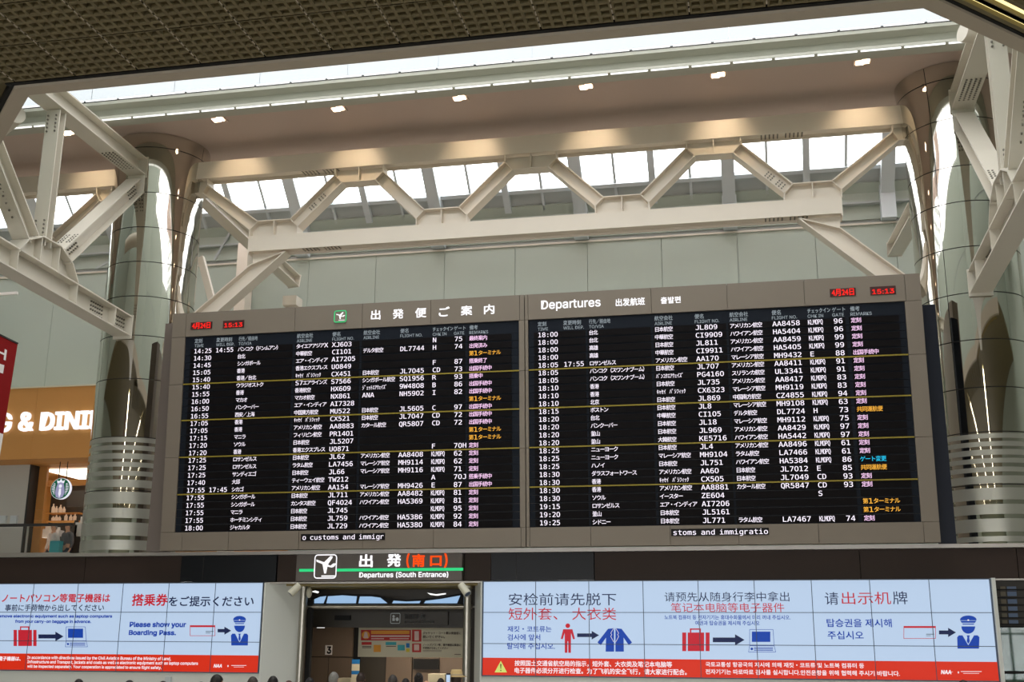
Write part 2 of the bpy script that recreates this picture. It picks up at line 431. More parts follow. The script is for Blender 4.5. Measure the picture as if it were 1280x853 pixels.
# edge trim
tr = sroot('trim_3', (-4, 13.1, 9.4))
def band(pts, z0, z1, m, nm): MB().prismz(pts, z0, z1).build(nm, m, tr)
k = .41421
band([(-9.9, 12.93), (2.5, 12.93), (2.5, 13.0), (-9.9, 13.0)], 9.405, 9.7, M['dark'], 'groove')
band([(-9.8-.0, 13.0), (2.4, 13.0), (2.4-.09, 13.22), (-9.8+.09, 13.22)], 9.36, 9.75, M['waffle_trim'], 'trim_board')
q = .34
for sx, X0 in ((1, 2.4), (-1, -9.8)):
    P = lambda s_, o_: (X0+sx*(s_*.7071+o_*.7071), 13.0+s_*.7071-o_*.7071)
    a = (X0-sx*.09, 13.22)
    band([a, (X0, 13.0), P(8.6, 0), P(8.6, -.16)], 9.36, 9.75, M['waffle_trim'], 'trim_board')
    band([P(-.02, 0), P(8.6, 0), P(8.6, .05), P(-.02, .05)], 9.40, 9.7, M['dark'], 'groove')
# warm lit ceiling troughs beside the right-hand chamfer and down the hall
def trough(pa, pb, wid, label, z=9.46, nseg=4, grp=None):
    pa, pb = Vector((*pa, z)), Vector((*pb, z)); d = pb-pa; L = d.length; d /= L; sd = Vector((-d.y, d.x, 0))
    t = thing('ceiling_light', label, 'light', (pa+pb)/2, grp)
    for s_ in (-1, 1): MB().obox((pa+pb)/2+sd*s_*(wid/2+.03), d*L/2, sd*.03, Vector((0, 0, .07))).build('frame', M['waffle'], t)
    for k in range(nseg):
        a = pa+d*(L*k/nseg+.04); b = pa+d*(L*(k+1)/nseg-.04)
        MB().obox((a+b)/2+Vector((0, 0, .02)), (b-a)/2, sd*wid/2, Vector((0, 0, .02))).build('diffuser', M['trough'], t)
    return t
sx = 1; X0 = 2.4
P = lambda s_, o_: (X0+s_*.7071+o_*.7071, 13.0+s_*.7071-o_*.7071)
trough(P(.2, .17), P(8, .17), .075, 'narrow warm ceiling light strip nearest the skylight corner, top right')
trough(P(.2, .34), P(8, .34), .12, 'broad bright ceiling light strip behind the narrow one, top right')
for X, L_ in ((-13.44, 'warm ceiling light strip in line with the left column'), (-4.48, 'warm ceiling light strip down the middle of the hall'), (4.48, 'warm ceiling light strip in line with the right column')):
    t = trough((X, -20), (X, 11.5), .3, L_, nseg=8, grp='hall light strips')
    l = bpy.data.lights.new('strip_light', 'AREA'); l.shape = 'RECTANGLE'; l.size = .3; l.size_y = 31; l.energy = 320; l.color = (1, .93, .74)
    o = bpy.data.objects.new('strip_light', l); C.objects.link(o); o.parent = t; o.location = (0, 0, -.03)

# downlights in the soffit
dl = thing('downlight', 'warm lit square downlight in the brown soffit', 'light', (-15.06, 22.05, 13.3), 'downlights in the brown soffit')
MB().box(-15.06-.17, -15.06+.17, 21.9, 22.2, 13.27, 13.30).build('trim_ring', M['soffit'], dl)
b = MB()
b.box(-15.06-.13, -15.06+.02, 21.97, 22.13, 13.255, 13.27); b.box(-15.06-.01, -15.06+.13, 21.93, 22.09, 13.255, 13.27)
b.build('lamp', M['lamp'], dl)
l = bpy.data.lights.new('spot', 'SPOT'); l.energy = 60; l.color = (1, .76, .5); l.spot_size = math.radians(70); l.spot_blend = 1; l.shadow_soft_size = .12
lo = bpy.data.objects.new('spot', l); C.objects.link(lo); lo.parent = dl; lo.location = (0, .05, -.08); lo.rotation_euler = (math.radians(58), 0, 0)
dl['label'] = 'warm downlight in the brown soffit, leftmost, beside the left truss post'
for i, X in enumerate((-11.32, -8.49, -5.74, -3.0, -.26, 2.6)):
    dup(dl, (X, 22.05, 13.3), label=['first warm downlight right of the left steel column', 'second warm downlight right of the left column', 'third warm soffit downlight right of the left column', 'fourth warm soffit downlight, near the picture middle', 'second warm soffit downlight left of the right column', 'warm soffit downlight nearest the right steel column'][i])

# ------------------------------------------------------------------ wall truss in the plane of the columns
T = 23.5
tr_ = thing('roof_truss', 'cream steel truss with zigzag diagonals spanning between the two steel columns', 'truss', (-4.45, T, 10.7))
def chord(x0, x1, z0, z1, name):
    m = MB(); m.box(x0, x1, T-.2, T-.17, z0, z1); m.box(x0, x1, T+.17, T+.2, z0, z1); m.box(x0, x1, T-.17, T+.17, (z0+z1)/2-.13, (z0+z1)/2-.1)
    return m.build(name, M['steel'], tr_)
chord(-26, 9, 12.44, 12.86, 'top_chord')
chord(-10.97, 2.1, 10.55, 10.92, 'bottom_chord')
MB().box(-11.0, -10.97, T-.2, T+.2, 10.5, 10.92).build('end_plate', M['steel'], tr_)
MB().box(2.1, 2.13, T-.2, T+.2, 10.5, 10.92).build('end_plate', M['steel'], tr_)
def diag(pa, pb, qa, qb):
    """web member given by its two flange lines (x,z): pa-pb and qa-qb"""
    w = MB(); v = lambda p, y: Vector((p[0], y, p[1]))
    w.prism([pa, pb, qb, qa], T-.015, T+.015)
    for (a, b), s in (((pa, pb), 1), ((qa, qb), 1)):
        w.bar(v(a, T), v(b, T), .34, .025, up=Vector((0, 1, 0)).cross(v(b, 0)-v(a, 0)))
    for a, b in ((pa, qa), (pb, qb)):
        w.bar(v(a, T), v(b, T), .34, .02, up=Vector((0, 1, 0)).cross(v(b, 0)-v(a, 0)))
    return w.build('diagonal', M['steel'], tr_)
def node(cx, top, s0=.575, s1=.4, left=True, right=True):
    zc, zs, zf = (12.44, 12.29, 12.1) if top else (10.92, 11.1, 11.29)
    w = MB(); xs = [cx-s0 if left else cx-s0, cx+s0]
    w.prism([(cx-s0, zc), (cx+s0, zc), (cx+s0, zs), (cx+s1, zf), (cx-s1, zf), (cx-s0, zs)], T-.015, T+.015)
    for xx, z in ((cx-s0, zs), (cx, zf), (cx+s0, zs)): w.box(xx-.012, xx+.012, T-.17, T+.17, min(zc, z), max(zc, z))
    w.box(cx-s1, cx+s1, T-.17, T+.17, zf-.012, zf+.012)
    w.build('gusset', M['steel'], tr_)
tops = [-8.42, -4.44, -.44]; bots = [-10.42, -6.45, -2.43, 1.56]
for c in tops: node(c, True)
for c in bots: node(c, False)
for c in (-12.45, 3.55): node(c, True, .3, .2)
alltops = [-12.45]+tops+[3.55]
for i, b in enumerate(bots):
    for tcx, s in ((alltops[i], 1), (alltops[i+1], -1)):
        e = (.3, .2) if tcx in (-12.45, 3.55) else (.575, .4)
        diag((tcx+s*e[0], 12.29), (b-s*.4, 11.29), (tcx+s*e[1], 12.1), (b-s*.575, 11.1))
# outer lower diagonals down to the columns
diag((-10.93, 10.24), (-12.45, 8.98), (-10.1, 10.52), (-12.1, 8.8))
diag((2.06, 10.24), (3.45, 8.98), (1.24, 10.52), (3.1, 8.8))
MB().prism([(-10.97, 10.55), (-10.1, 10.55), (-10.93, 10.24)], T-.008, T+.008).build('gusset', M['steel'], tr_)
MB().prism([(2.1, 10.55), (1.24, 10.55), (2.06, 10.24)], T-.008, T+.008).build('gusset', M['steel'], tr_)
# left neighbour bay seen beside the left column
node(-14.6, True, .4, .3); node(-16.5, False)
diag((-15.0, 12.29), (-16.1, 11.29), (-14.9, 12.1), (-15.92, 11.1))
def bolts(cx, cz, nx, nz, px, pz, Y, horiz=False, rot=0.0):
    w = MB(); c, s = math.cos(rot), math.sin(rot)
    for i in range(nx):
        if i == nx//2: continue
        for j in range(nz):
            u, v = (i-(nx-1)/2)*px, (j-(nz-1)/2)*pz
            if horiz: w.tube((cx+u, Y+v, cz), (cx+u, Y+v, cz-.02), .016, n=6)
            else:
                X, Z = cx+u*c-v*s, cz+u*s+v*c; w.tube((X, Y, Z), (X, Y-.02, Z), .016, n=6)
    return w
for X in (-9.4, 1.0): bolts(X, 12.48, 11, 4, .085, .07, T, True).build('bolts', M['bolt'], tr_, kind='stuff')
for X in (-9.3, 1.0): bolts(X, 10.6, 11, 4, .085, .07, T, True).build('bolts', M['bolt'], tr_, kind='stuff')
bolts(-9.42, 11.7, 7, 3, .075, .05, T-.015, rot=math.radians(44)).build('bolts', M['bolt'], tr_, kind='stuff')
bolts(.81, 11.45, 7, 3, .075, .05, T-.015, rot=math.radians(-44)).build('bolts', M['bolt'], tr_, kind='stuff')

# rear brackets running from the column heads back to the wall
def rear(name, label, p, q, w=.34, h=.34):
    t = thing(name, label, 'beam', p); MB().ibeam(p, q, h, w).build('beam', M['steel2'], t)
    d = (Vector(q)-Vector(p)).normalized()
    MB().bar(Vector(q)-d*.02, Vector(q)+d*.02, w+.02, h+.04).build('end_plate', M['steel2'], t)
    return t
rl0, rl1 = aY(250, 241, 24.6), aY(368, 352, 29.2)
rear('rear_strut', 'grey steel beam running behind the truss from the left column', rl0, rl1)
rr0, rr1 = aY(1146, 262, 24.4), aY(1118, 312, 29.2)
rear('rear_strut', 'grey steel beam running back from the right column', rr0, rr1)
a = aY(306, 305, 29.6); b2 = aY(299, 400, 29.6)
tag(MB().box(a.x-.16, a.x+.16, 29.5, 29.95, 3.7, a.z).build('steel_post', M['steel']), 'narrow beige steel post standing behind the left truss end', 'post')
p1, p2 = aY(251, 322, 25), aY(266, 380, 25)
tag(MB().bar(p1, p2, .12, .16).build('brace', M['steel']), 'short beige brace leaning beside the left column', 'brace')
tag(MB().box(*sorted((aY(355, 380, 26).x, aY(372, 380, 26).x)), 25.9, 26.3, aY(360, 383, 26).z, aY(365, 371, 26).z).build('floodlight', M['steel2']), 'small grey floodlight box just above the departures board', 'light')
# wind brace on the recess wall, left
tag(MB().bar(aY(142, 324, 29.9), aY(120, 336, 29.9), .04, .05).build('wind_brace', M['wall_dark']), 'thin grey diagonal brace on the back wall left of the column', 'brace')
tag(MB().bar(aY(290, 287, 29.9), aY(268, 325, 29.9), .05, .06).build('wind_brace', M['wall_dark']), 'thin grey diagonal brace on the back wall right of the left column', 'brace')
tag(MB().bar(aY(-30, 370, 29.5), aY(22, 366.5, 29.5), .08, .08).build('light_tube', M['print_white']), 'short white tube light on the grey back wall at far left', 'light')

# ------------------------------------------------------------------ cross trusses running from the columns into the hall
def cross(X, side, label):
    t = thing('cross_truss', label, 'truss', (X, 20, 10.5)); S = M['steel2']
    V = Vector
    m = MB(); m.ibeam((X, 22.46, 12.46), (X, 16.95, 12.58), .42, .42); m.build('top_chord', S, t)
    m = MB(); m.ibeam((X, 22.46, 8.67), (X, 16.95, 8.88), .46, .40); 
    m.build('bottom_chord', S, t)
    MB().box(X-.22, X+.22, 22.44, 22.48, 8.38, 8.92).build('end_plate', S, t)
    MB().box(X-.23, X+.23, 22.44, 22.48, 12.2, 12.7).build('end_plate', S, t)
    nz = 9.3
    MB().ibeam((X, 22.42, 12.0), (X, 19.85, nz+.12), .34, .36, up=(0, -.7, .7)).build('diagonal', S, t)
    MB().box(X-.2, X+.2, 22.42, 22.46, 11.8, 12.3).build('end_plate', S, t)
    MB().ibeam((X, 19.22, 12.3), (X, 19.22, nz+.1), .22, .30, up=(0, 1, 0)).build('post', S, t)
    MB().ibeam((X, 16.95, 11.15), (X, 18.75, nz+.1), .34, .36, up=(0, .7, .7)).build('diagonal', S, t)
    # node gusset above the bottom chord
    m = MB(); z0 = 8.99
    m.prismx([(20.3, z0), (20.05, 9.3), (19.6, 9.52), (19.0, 9.52), (18.55, 9.3), (18.3, z0)], X-.015, X+.015)
    for a, b in (((20.3, z0), (20.05, 9.32)), ((20.05, 9.32), (19.6, 9.54)), ((19.6, 9.54), (19.0, 9.54)), ((19.0, 9.54), (18.55, 9.32)), ((18.55, 9.32), (18.3, z0))):
        m.bar((X, a[0], a[1]), (X, b[0], b[1]), .4, .025, up=(0, .1, 1))
    for y in (19.0, 19.6): m.box(X-.17, X+.17, y-.012, y+.012, z0, 9.52)
    m.build('gusset', S, t)
    for y, z in ((20.3, 8.77), (18.3, 8.84), (21.8, 8.7)): MB().box(X-.19, X+.19, y-.012, y+.012, z-.2, z+.2).build('stiffener', S, t)
    # splice plates with bolts
    fx = 1 if side > 0 else -1        # web side that faces the camera
    def bl(y, z, ny, nz, ang):
        w = MB(); c, s = math.cos(ang), math.sin(ang)
        for i in range(ny):
            for j in range(nz):
                u, v = (i-(ny-1)/2)*.085, (j-(nz-1)/2)*.085
                yy, zz = y+u*c-v*s, z+u*s+v*c; w.tube((X+fx*.015, yy, zz), (X+fx*.045, yy, zz), .02, n=6)
        return w
    def bd(y, z, ny, nx, ang, up=-1, off=.2):   # on a flange face
        w = MB(); c, s = math.cos(ang), math.sin(ang); n = Vector((0, -s, c))*up
        for i in range(ny):
            for j in range(nx):
                u = (i-(ny-1)/2)*.085; xx = X+(j-(nx-1)/2)*.085
                p = Vector((xx, y+u*c, z+u*s))+n*off; w.tube(p, p+n*.02, .02, n=6)
        return w
    dg = math.atan2(12.1-9.42, 22.6-19.85)
    for y, z in ((22.25, 11.76), (20.2, 9.76)):
        bl(y, z, 5, 3, dg).build('bolts', M['bolt'], t, kind='stuff')
        for s_ in (-1, 1):
            w = MB(); c, s = math.cos(dg), math.sin(dg); n = Vector((0, -s, c))*s_
            for i in range(5):
                for j in (-1.7, -.8, .8, 1.7):
                    p = Vector((X+j*.075, y+(i-2)*.085*c, z+(i-2)*.085*s))+n*.17; w.tube(p, p+n*.02, .02, n=6)
            w.build('bolts', M['bolt'], t, kind='stuff')
    bl(22.2, 8.68, 6, 4, 0).build('bolts', M['bolt'], t, kind='stuff'); bl(21.3, 8.72, 6, 4, 0).build('bolts', M['bolt'], t, kind='stuff')
    bd(21.6, 12.48, 11, 4, 0, -1, .21).build('bolts', M['bolt'], t, kind='stuff')
    for z in (9.75, 12.0):
        w = MB()
        for j in (-1.3, 1.3):
            for i in range(5): w.tube((X+j*.07, 19.1, z+i*.085-.17), (X+j*.07, 19.08, z+i*.085-.17), .02, n=6)
        w.build('bolts', M['bolt'], t, kind='stuff')
    w = MB()
    for i in range(5):
        for j in range(4): w.tube((X+fx*.016, 18.2-i*.11, 9.75+i*.1+j*.09-.1), (X+fx*.04, 18.2-i*.11, 9.75+i*.1+j*.09-.1), .022, n=6)
    w.build('bolts', M['bolt'], t, kind='stuff')
    return t
cross(-13.44, 1, 'grey steel truss reaching from the left mirror column towards the ceiling, upper left')
cross(4.48, -1, 'grey steel truss reaching from the right mirror column towards the ceiling, upper right')
# round tubes at the truss heads
a = aY(20, 142, 18.6); tag(MB().tube(a, a+Vector((-2.6, 1.6, -.25)), .2, n=20).build('roof_tube', M['steel2']), 'round grey roof tube entering at the upper left edge', 'pipe')
a = aY(1203, 40, 20.0); tag(MB().tube(a, a+Vector((2.6, 1.2, -.25)), .18, n=20).build('roof_tube', M['steel2']), 'round grey roof tube above the right cross truss', 'pipe')

# ------------------------------------------------------------------ mirror clad columns
def column(X, Y, label, seams, stripes):
    t = thing('clad_column', label, 'column', (X, Y, -.22))
    MB().lathe([(.975, -.22), (.975, 11.6), (.99, 12.4), (1.05, 13.0), (1.085, 13.3)], X, Y, n=48).build('core', M['seam'], t)
    def rad(z):
        return 1.0 if z < 11.4 else 1.0+.115*((z-11.4)/1.9)**2
    for i in range(len(seams)-1):
        z0, z1 = seams[i]+.009, seams[i+1]-.009
        if z1 > 11.4: prof = [(rad(z0+(z1-z0)*k/6), z0+(z1-z0)*k/6) for k in range(7)]
        else: prof = [(1.0, z0), (1.0, z1)]
        for a0 in (-125, -5, 115):
            MB().lathe(prof, X, Y, a0+.35, a0+119.65, n=30).build('cladding_panel', M['mirror'], t)
    for z0, z1 in stripes:
        MB().lathe([(1.004, z0), (1.004, z1)], X, Y, n=72).build('frosted_band', M['frost'], t)
    MB().lathe([(1.012, 3.7), (1.012, 3.76)], X, Y, n=48).build('base_ring', M['mirror'], t)
    return t
def zs(pxs, x, Y=22.5): return [aY(x, y, Y).z for y in pxs]
sL = [-.2, 2.2, 3.72]+sorted(zs([612, 545, 472, 418, 369, 326, 283, 240], 180))+[12.95, 13.3]
sR = [-.2, 2.2, 3.72]+sorted(zs([606, 540, 484, 424, 365, 307, 250, 205, 145], 1225))+[12.95, 13.3]
def stripes(lst, x):
    return [(aY(x, b, 22.5).z, aY(x, a, 22.5).z) for a, b in lst]
stl = [(546, 552), (556, 562), (566, 573), (577, 583), (588, 594), (599, 608.5), (614, 629), (634.5, 647), (652.5, 669), (674.5, 687)]
column(-13.44, 23.5, 'tall mirror-clad round column left of the departures board, frosted bands at its foot', sL, stripes(stl, 165))
column(4.48, 23.5, 'tall mirror-clad round column right of the departures board, frosted bands at its foot', sR, stripes([(a-4, b-4) for a, b in stl], 1230))

# ================================================================== DEPARTURES BOARD
def BY(z): return 21.914-.052*(z-4.073)
def aB(x, y):
    d = ray(x, y); t = (21.914-.052*(H0-4.073))/(d.y+.052*d.z); v = d*t; v.z += H0; return v
def tbox(m, x0, x1, z0, z1, d0, d1):
    vs = [(x, BY(z)+d, z) for x in (x0, x1) for d in (d0, d1) for z in (z0, z1)]
    return m.add(vs, [(0, 1, 3, 2), (4, 6, 7, 5), (0, 4, 5, 1), (2, 3, 7, 6), (0, 2, 6, 4), (1, 5, 7, 3)])
def rect_text(m, s, xl, yt, xr, yb, Y, bold=0.0, proj=None, depth=0.0, shear=0.0):
    """writing fitted between pixel columns xl..xr and rows yt..yb on the plane at Y (or on the tilted board)"""
    pr = proj or (lambda x, y: aY(x, y, Y)); ym = (yt+yb)/2; xm = (xl+xr)/2
    x0, x1, z1, z0 = pr(xl, ym).x, pr(xr, ym).x, pr(xm, yt).z, pr(xm, yb).z
    vs, fs, (a, b, c, d) = glyphs(s, bold, shear)
    sx = (x1-x0)/(b-a); sz = (z1-z0)/(d-c)
    yy = (lambda z: BY(z)+Y) if proj else (lambda z: Y)
    out = [(x0+(v[0]-a)*sx, yy(z0+(v[1]-c)*sz), z0+(v[1]-c)*sz) for v in vs]
    m.add(out, fs)
    if depth:
        ed = set((f[i], f[(i+1) % len(f)]) for f in fs for i in range(len(f))); n = len(m.v); N = len(out)
        m.v.extend(out+[(a_, b_+depth, c_) for a_, b_, c_ in out])
        for (i, j) in ed:
            if (j, i) not in ed: m.f.append((n+j, n+i, n+i+N, n+j+N)); m.sm.append(False)
    return m
_h = glyphs('H', .003, 0.0, MONO)[2]; HC = _h[3]-_h[2]; CW = _h[1]-_h[0]
def led(m, s, x, zc, wide=.086, half=.044, em=.105, pitch=None, narrow=False, d=-.022):
    """dot-display writing, one character per cell, on the tilted board"""
    for ch in s:
        o = ord(ch); asc = o < 128; hw = 0xFF61 <= o <= 0xFF9F
        p = pitch or (half if (hw or narrow) else wide)
        if hw: p = half
        if ch == ' ': x += p*.8; continue
        vs, fs, (a, b, c, e) = glyphs('O' if ch == '0' else ch, .003 if asc else .005, 0.0, MONO if asc else None)
        if asc:
            sz = .093/HC; base = zc-.0465; sx = (p*(.9 if narrow else .80))/CW
        else:
            sz = em; sx = em if not hw else em*.86; base = zc-.38*em
            if not hw: sx = min(sx, (p*1.0)/max(.5, (b-a)))
        cx = x+p/2; mid = (a+b)/2
        if not asc and not hw: mid = .5
        if hw: mid = .25
        m.add([(cx+(v[0]-mid)*sx, BY(base+v[1]*sz)+d, base+v[1]*sz) for v in vs], fs)
        x += p
    return x
def icon_plane(m, P, Yf):
    """take-off pictogram; P maps (0..1, 0..1) to x,z; Yf(z) front"""
    def poly(pts):
        q = [P(*p) for p in pts]; a = sum(q[i][0]*q[(i+1) % len(q)][1]-q[(i+1) % len(q)][0]*q[i][1] for i in range(len(q)))
        if a < 0: q = q[::-1]
        m.add([(x, Yf(z), z) for x, z in q], [tuple(range(len(q)))])
    poly([(.08, .79), (.10, .70), (.36, .60), (.52, .50), (.60, .62), (.42, .68)])
    poly([(.38, .64), (.46, .70), (.70, .93), (.80, .91), (.79, .85), (.62, .60), (.56, .50)])
    poly([(.36, .62), (.46, .21), (.54, .21), (.60, .55)])
    poly([(.54, .60), (.72, .53), (.84, .62), (.95, .63), (.96, .58), (.87, .48), (.78, .45), (.56, .50)])
    poly([(.34, .075), (.96, .075), (.96, .13), (.34, .13)])
def rring(m, x0, x1, z0, z1, r, w, Yf, n=5):
    o, i_ = [], []
    for cx, cz, a0 in ((x1-r, z1-r, 0), (x0+r, z1-r, 90), (x0+r, z0+r, 180), (x1-r, z0+r, 270)):
        for k in range(n+1):
            a = math.radians(a0+90*k/n); o.append((cx+r*math.cos(a), cz+r*math.sin(a))); i_.append((cx+(r-w)*math.cos(a), cz+(r-w)*math.sin(a)))
    N = len(o); m.add([(x, Yf(z), z) for x, z in o]+[(x, Yf(z), z) for x, z in i_], [(k, (k+1) % N, (k+1) % N+N, k+N) for k in range(N)])

CP = 'ｷｬｾｲ ﾊﾟｼﾌｨｯｸ'; KL = 'KLMOPQ'; J = '日本航空'; AM = 'アメリカン航空'; HW = 'ハワイアン航空'; MS = 'マレーシア航空'
OT = '定刻'; DP = '出国手続中'; T1 = '第1ターミナル'; CS = '共同運航便'
LEFT = [('14:25', '14:55', 'バンコク（ドンムアン）', 'タイエアアジアX', 'XJ603', '', '', 'N', '75', '最終案内'),
 ('14:30', '', '台北', '中華航空', 'CI101', 'デルタ航空', 'DL7744', 'H', '74', '出発済み'),
 ('14:45', '', 'シンガポール', 'エア・インディア', 'AI7205', '', '', '', '', T1),
 ('15:05', '', '香港', '香港エクスプレス', 'UO849', '', '', 'F', '87', '搭乗終了'),
 ('15:40', '', '香港／台北', CP, 'CX451', J, 'JL7045', 'CD', '73', DP),
 ('15:40', '', 'ウラジオストク', 'S7エアラインズ', 'S7566', 'シンガポール航空', 'SQ1956', 'R', '93', '搭乗中'),
 ('15:55', '', '香港', '香港航空', 'HX609', 'ｼﾞｪｯﾄｴｱｳｪｲｽﾞ', '9W4808', 'B', '86', DP),
 ('16:00', '', 'マカオ', 'マカオ航空', 'NX861', 'ANA', 'NH5902', 'I', '82', DP),
 ('16:50', '', 'バンクーバー', 'エア・インディア', 'AI7328', '', '', '', '', T1),
 ('16:55', '', '西安／上海', '中国東方航空', 'MU522', J, 'JL5605', 'C', '97', DP),
 ('17:05', '', '香港', CP, 'CX521', J, 'JL7047', 'CD', '72', DP),
 ('17:05', '', '香港', AM, 'AA8883', 'カタール航空', 'QR5807', 'CD', '72', DP),
 ('17:15', '', 'マニラ', 'フィリピン航空', 'PR1401', '', '', '', '', T1),
 ('17:20', '', 'ソウル', J, 'JL5207', '', '', '', '', T1),
 ('17:20', '', '香港', '香港エクスプレス', 'UO871', '', '', 'F', '70H', OT),
 ('17:25', '', 'ロサンゼルス', J, 'JL62', AM, 'AA8408', KL, '62', OT),
 ('17:25', '', 'ロサンゼルス', 'ラタム航空', 'LA7456', MS, 'MH9114', KL, '62', OT),
 ('17:25', '', 'サンディエゴ', J, 'JL66', MS, 'MH9116', KL, '71', OT),
 ('17:40', '', '大邱', 'ティーウェイ航空', 'TW212', '', '', 'A', '70J', '搭乗手続中'),
 ('17:55', '17:45', 'シカゴ', AM, 'AA154', MS, 'MH9426', 'E', '87', DP),
 ('17:55', '', 'シンガポール', J, 'JL711', AM, 'AA8482', KL, '81', OT),
 ('17:55', '', 'シンガポール', 'カンタス航空', 'QF4024', HW, 'HA5369', KL, '81', OT),
 ('17:55', '', 'マニラ', J, 'JL745', '', '', KL, '95', OT),
 ('17:55', '', 'ホーチミンシティ', J, 'JL759', HW, 'HA5386', KL, '92', OT),
 ('18:00', '', 'ジャカルタ', J, 'JL729', HW, 'HA5380', KL, '84', OT)]
RIGHT = [('18:00', '', '台北', J, 'JL809', AM, 'AA8458', KL, '96', OT),
 ('18:00', '', '台北', '中華航空', 'CI9909', HW, 'HA5404', KL, '96', OT),
 ('18:00', '', '高雄', J, 'JL811', AM, 'AA8459', KL, '99', OT),
 ('18:00', '', '高雄', '中華航空', 'CI9911', HW, 'HA5405', KL, '99', OT),
 ('18:05', '17:55', 'ロサンゼルス', AM, 'AA170', MS, 'MH9432', 'E', '88', DP),
 ('18:05', '', 'バンコク（スワンナプーム）', J, 'JL707', AM, 'AA8411', KL, '91', OT),
 ('18:05', '', 'バンコク（スワンナプーム）', 'ﾊﾞﾝｺｸｴｱｳｪｲｽﾞ', 'PG4160', 'スリランカ航空', 'UL3341', KL, '91', OT),
 ('18:10', '', '香港', J, 'JL735', AM, 'AA8417', KL, '83', OT),
 ('18:10', '', '香港', CP, 'CX6323', MS, 'MH9119', KL, '83', OT),
 ('18:10', '', '北京', J, 'JL869', '中国南方航空', 'CZ4855', KL, '94', OT),
 ('18:15', '', 'ボストン', J, 'JL8', MS, 'MH9108', KL, '63', OT),
 ('18:20', '', '台北', '中華航空', 'CI105', 'デルタ航空', 'DL7724', 'H', '73', CS),
 ('18:20', '', 'バンクーバー', J, 'JL18', MS, 'MH9112', KL, '75', OT),
 ('18:20', '', '釜山', J, 'JL969', AM, 'AA8429', KL, '97', OT),
 ('18:20', '', '釜山', '大韓航空', 'KE5716', HW, 'HA5442', KL, '97', OT),
 ('18:25', '', 'ニューヨーク', J, 'JL4', AM, 'AA8496', KL, '61', OT),
 ('18:25', '', 'ニューヨーク', MS, 'MH9104', 'ラタム航空', 'LA7466', KL, '61', OT),
 ('18:25', '', 'ハノイ', J, 'JL751', HW, 'HA5384', KL, '86', 'ゲート変更'),
 ('18:30', '', 'ダラスフォートワース', AM, 'AA60', J, 'JL7012', 'E', '85', CS),
 ('18:30', '', '香港', CP, 'CX505', J, 'JL7049', 'CD', '93', OT),
 ('18:30', '', '香港', AM, 'AA8881', 'カタール航空', 'QR5847', 'CD', '93', OT),
 ('18:30', '', 'ソウル', 'イースター', 'ZE604', '', '', 'S', '', ''),
 ('19:15', '', 'ロサンゼルス', 'エア・インディア', 'AI7206', '', '', '', '', T1),
 ('19:20', '', '釜山', J, 'JL5161', '', '', '', '', T1),
 ('19:25', '', 'シドニー', J, 'JL771', 'ラタム航空', 'LA7467', KL, '74', OT)]
HDR = [('定刻', 'TIME'), ('変更時刻', 'WILL DEP.'), ('行先／経由地', 'TO/VIA'), ('航空会社', 'AIRLINE'), ('便名', 'FLIGHT NO.'), ('航空会社', 'AIRLINE'), ('便名', 'FLIGHT NO.'), ('ﾁｪｯｸｲﾝ', 'CHK IN'), ('ゲート', 'GATE'), ('備考', 'REMARKS')]
ROWTOP, RP = 7.885, .1526
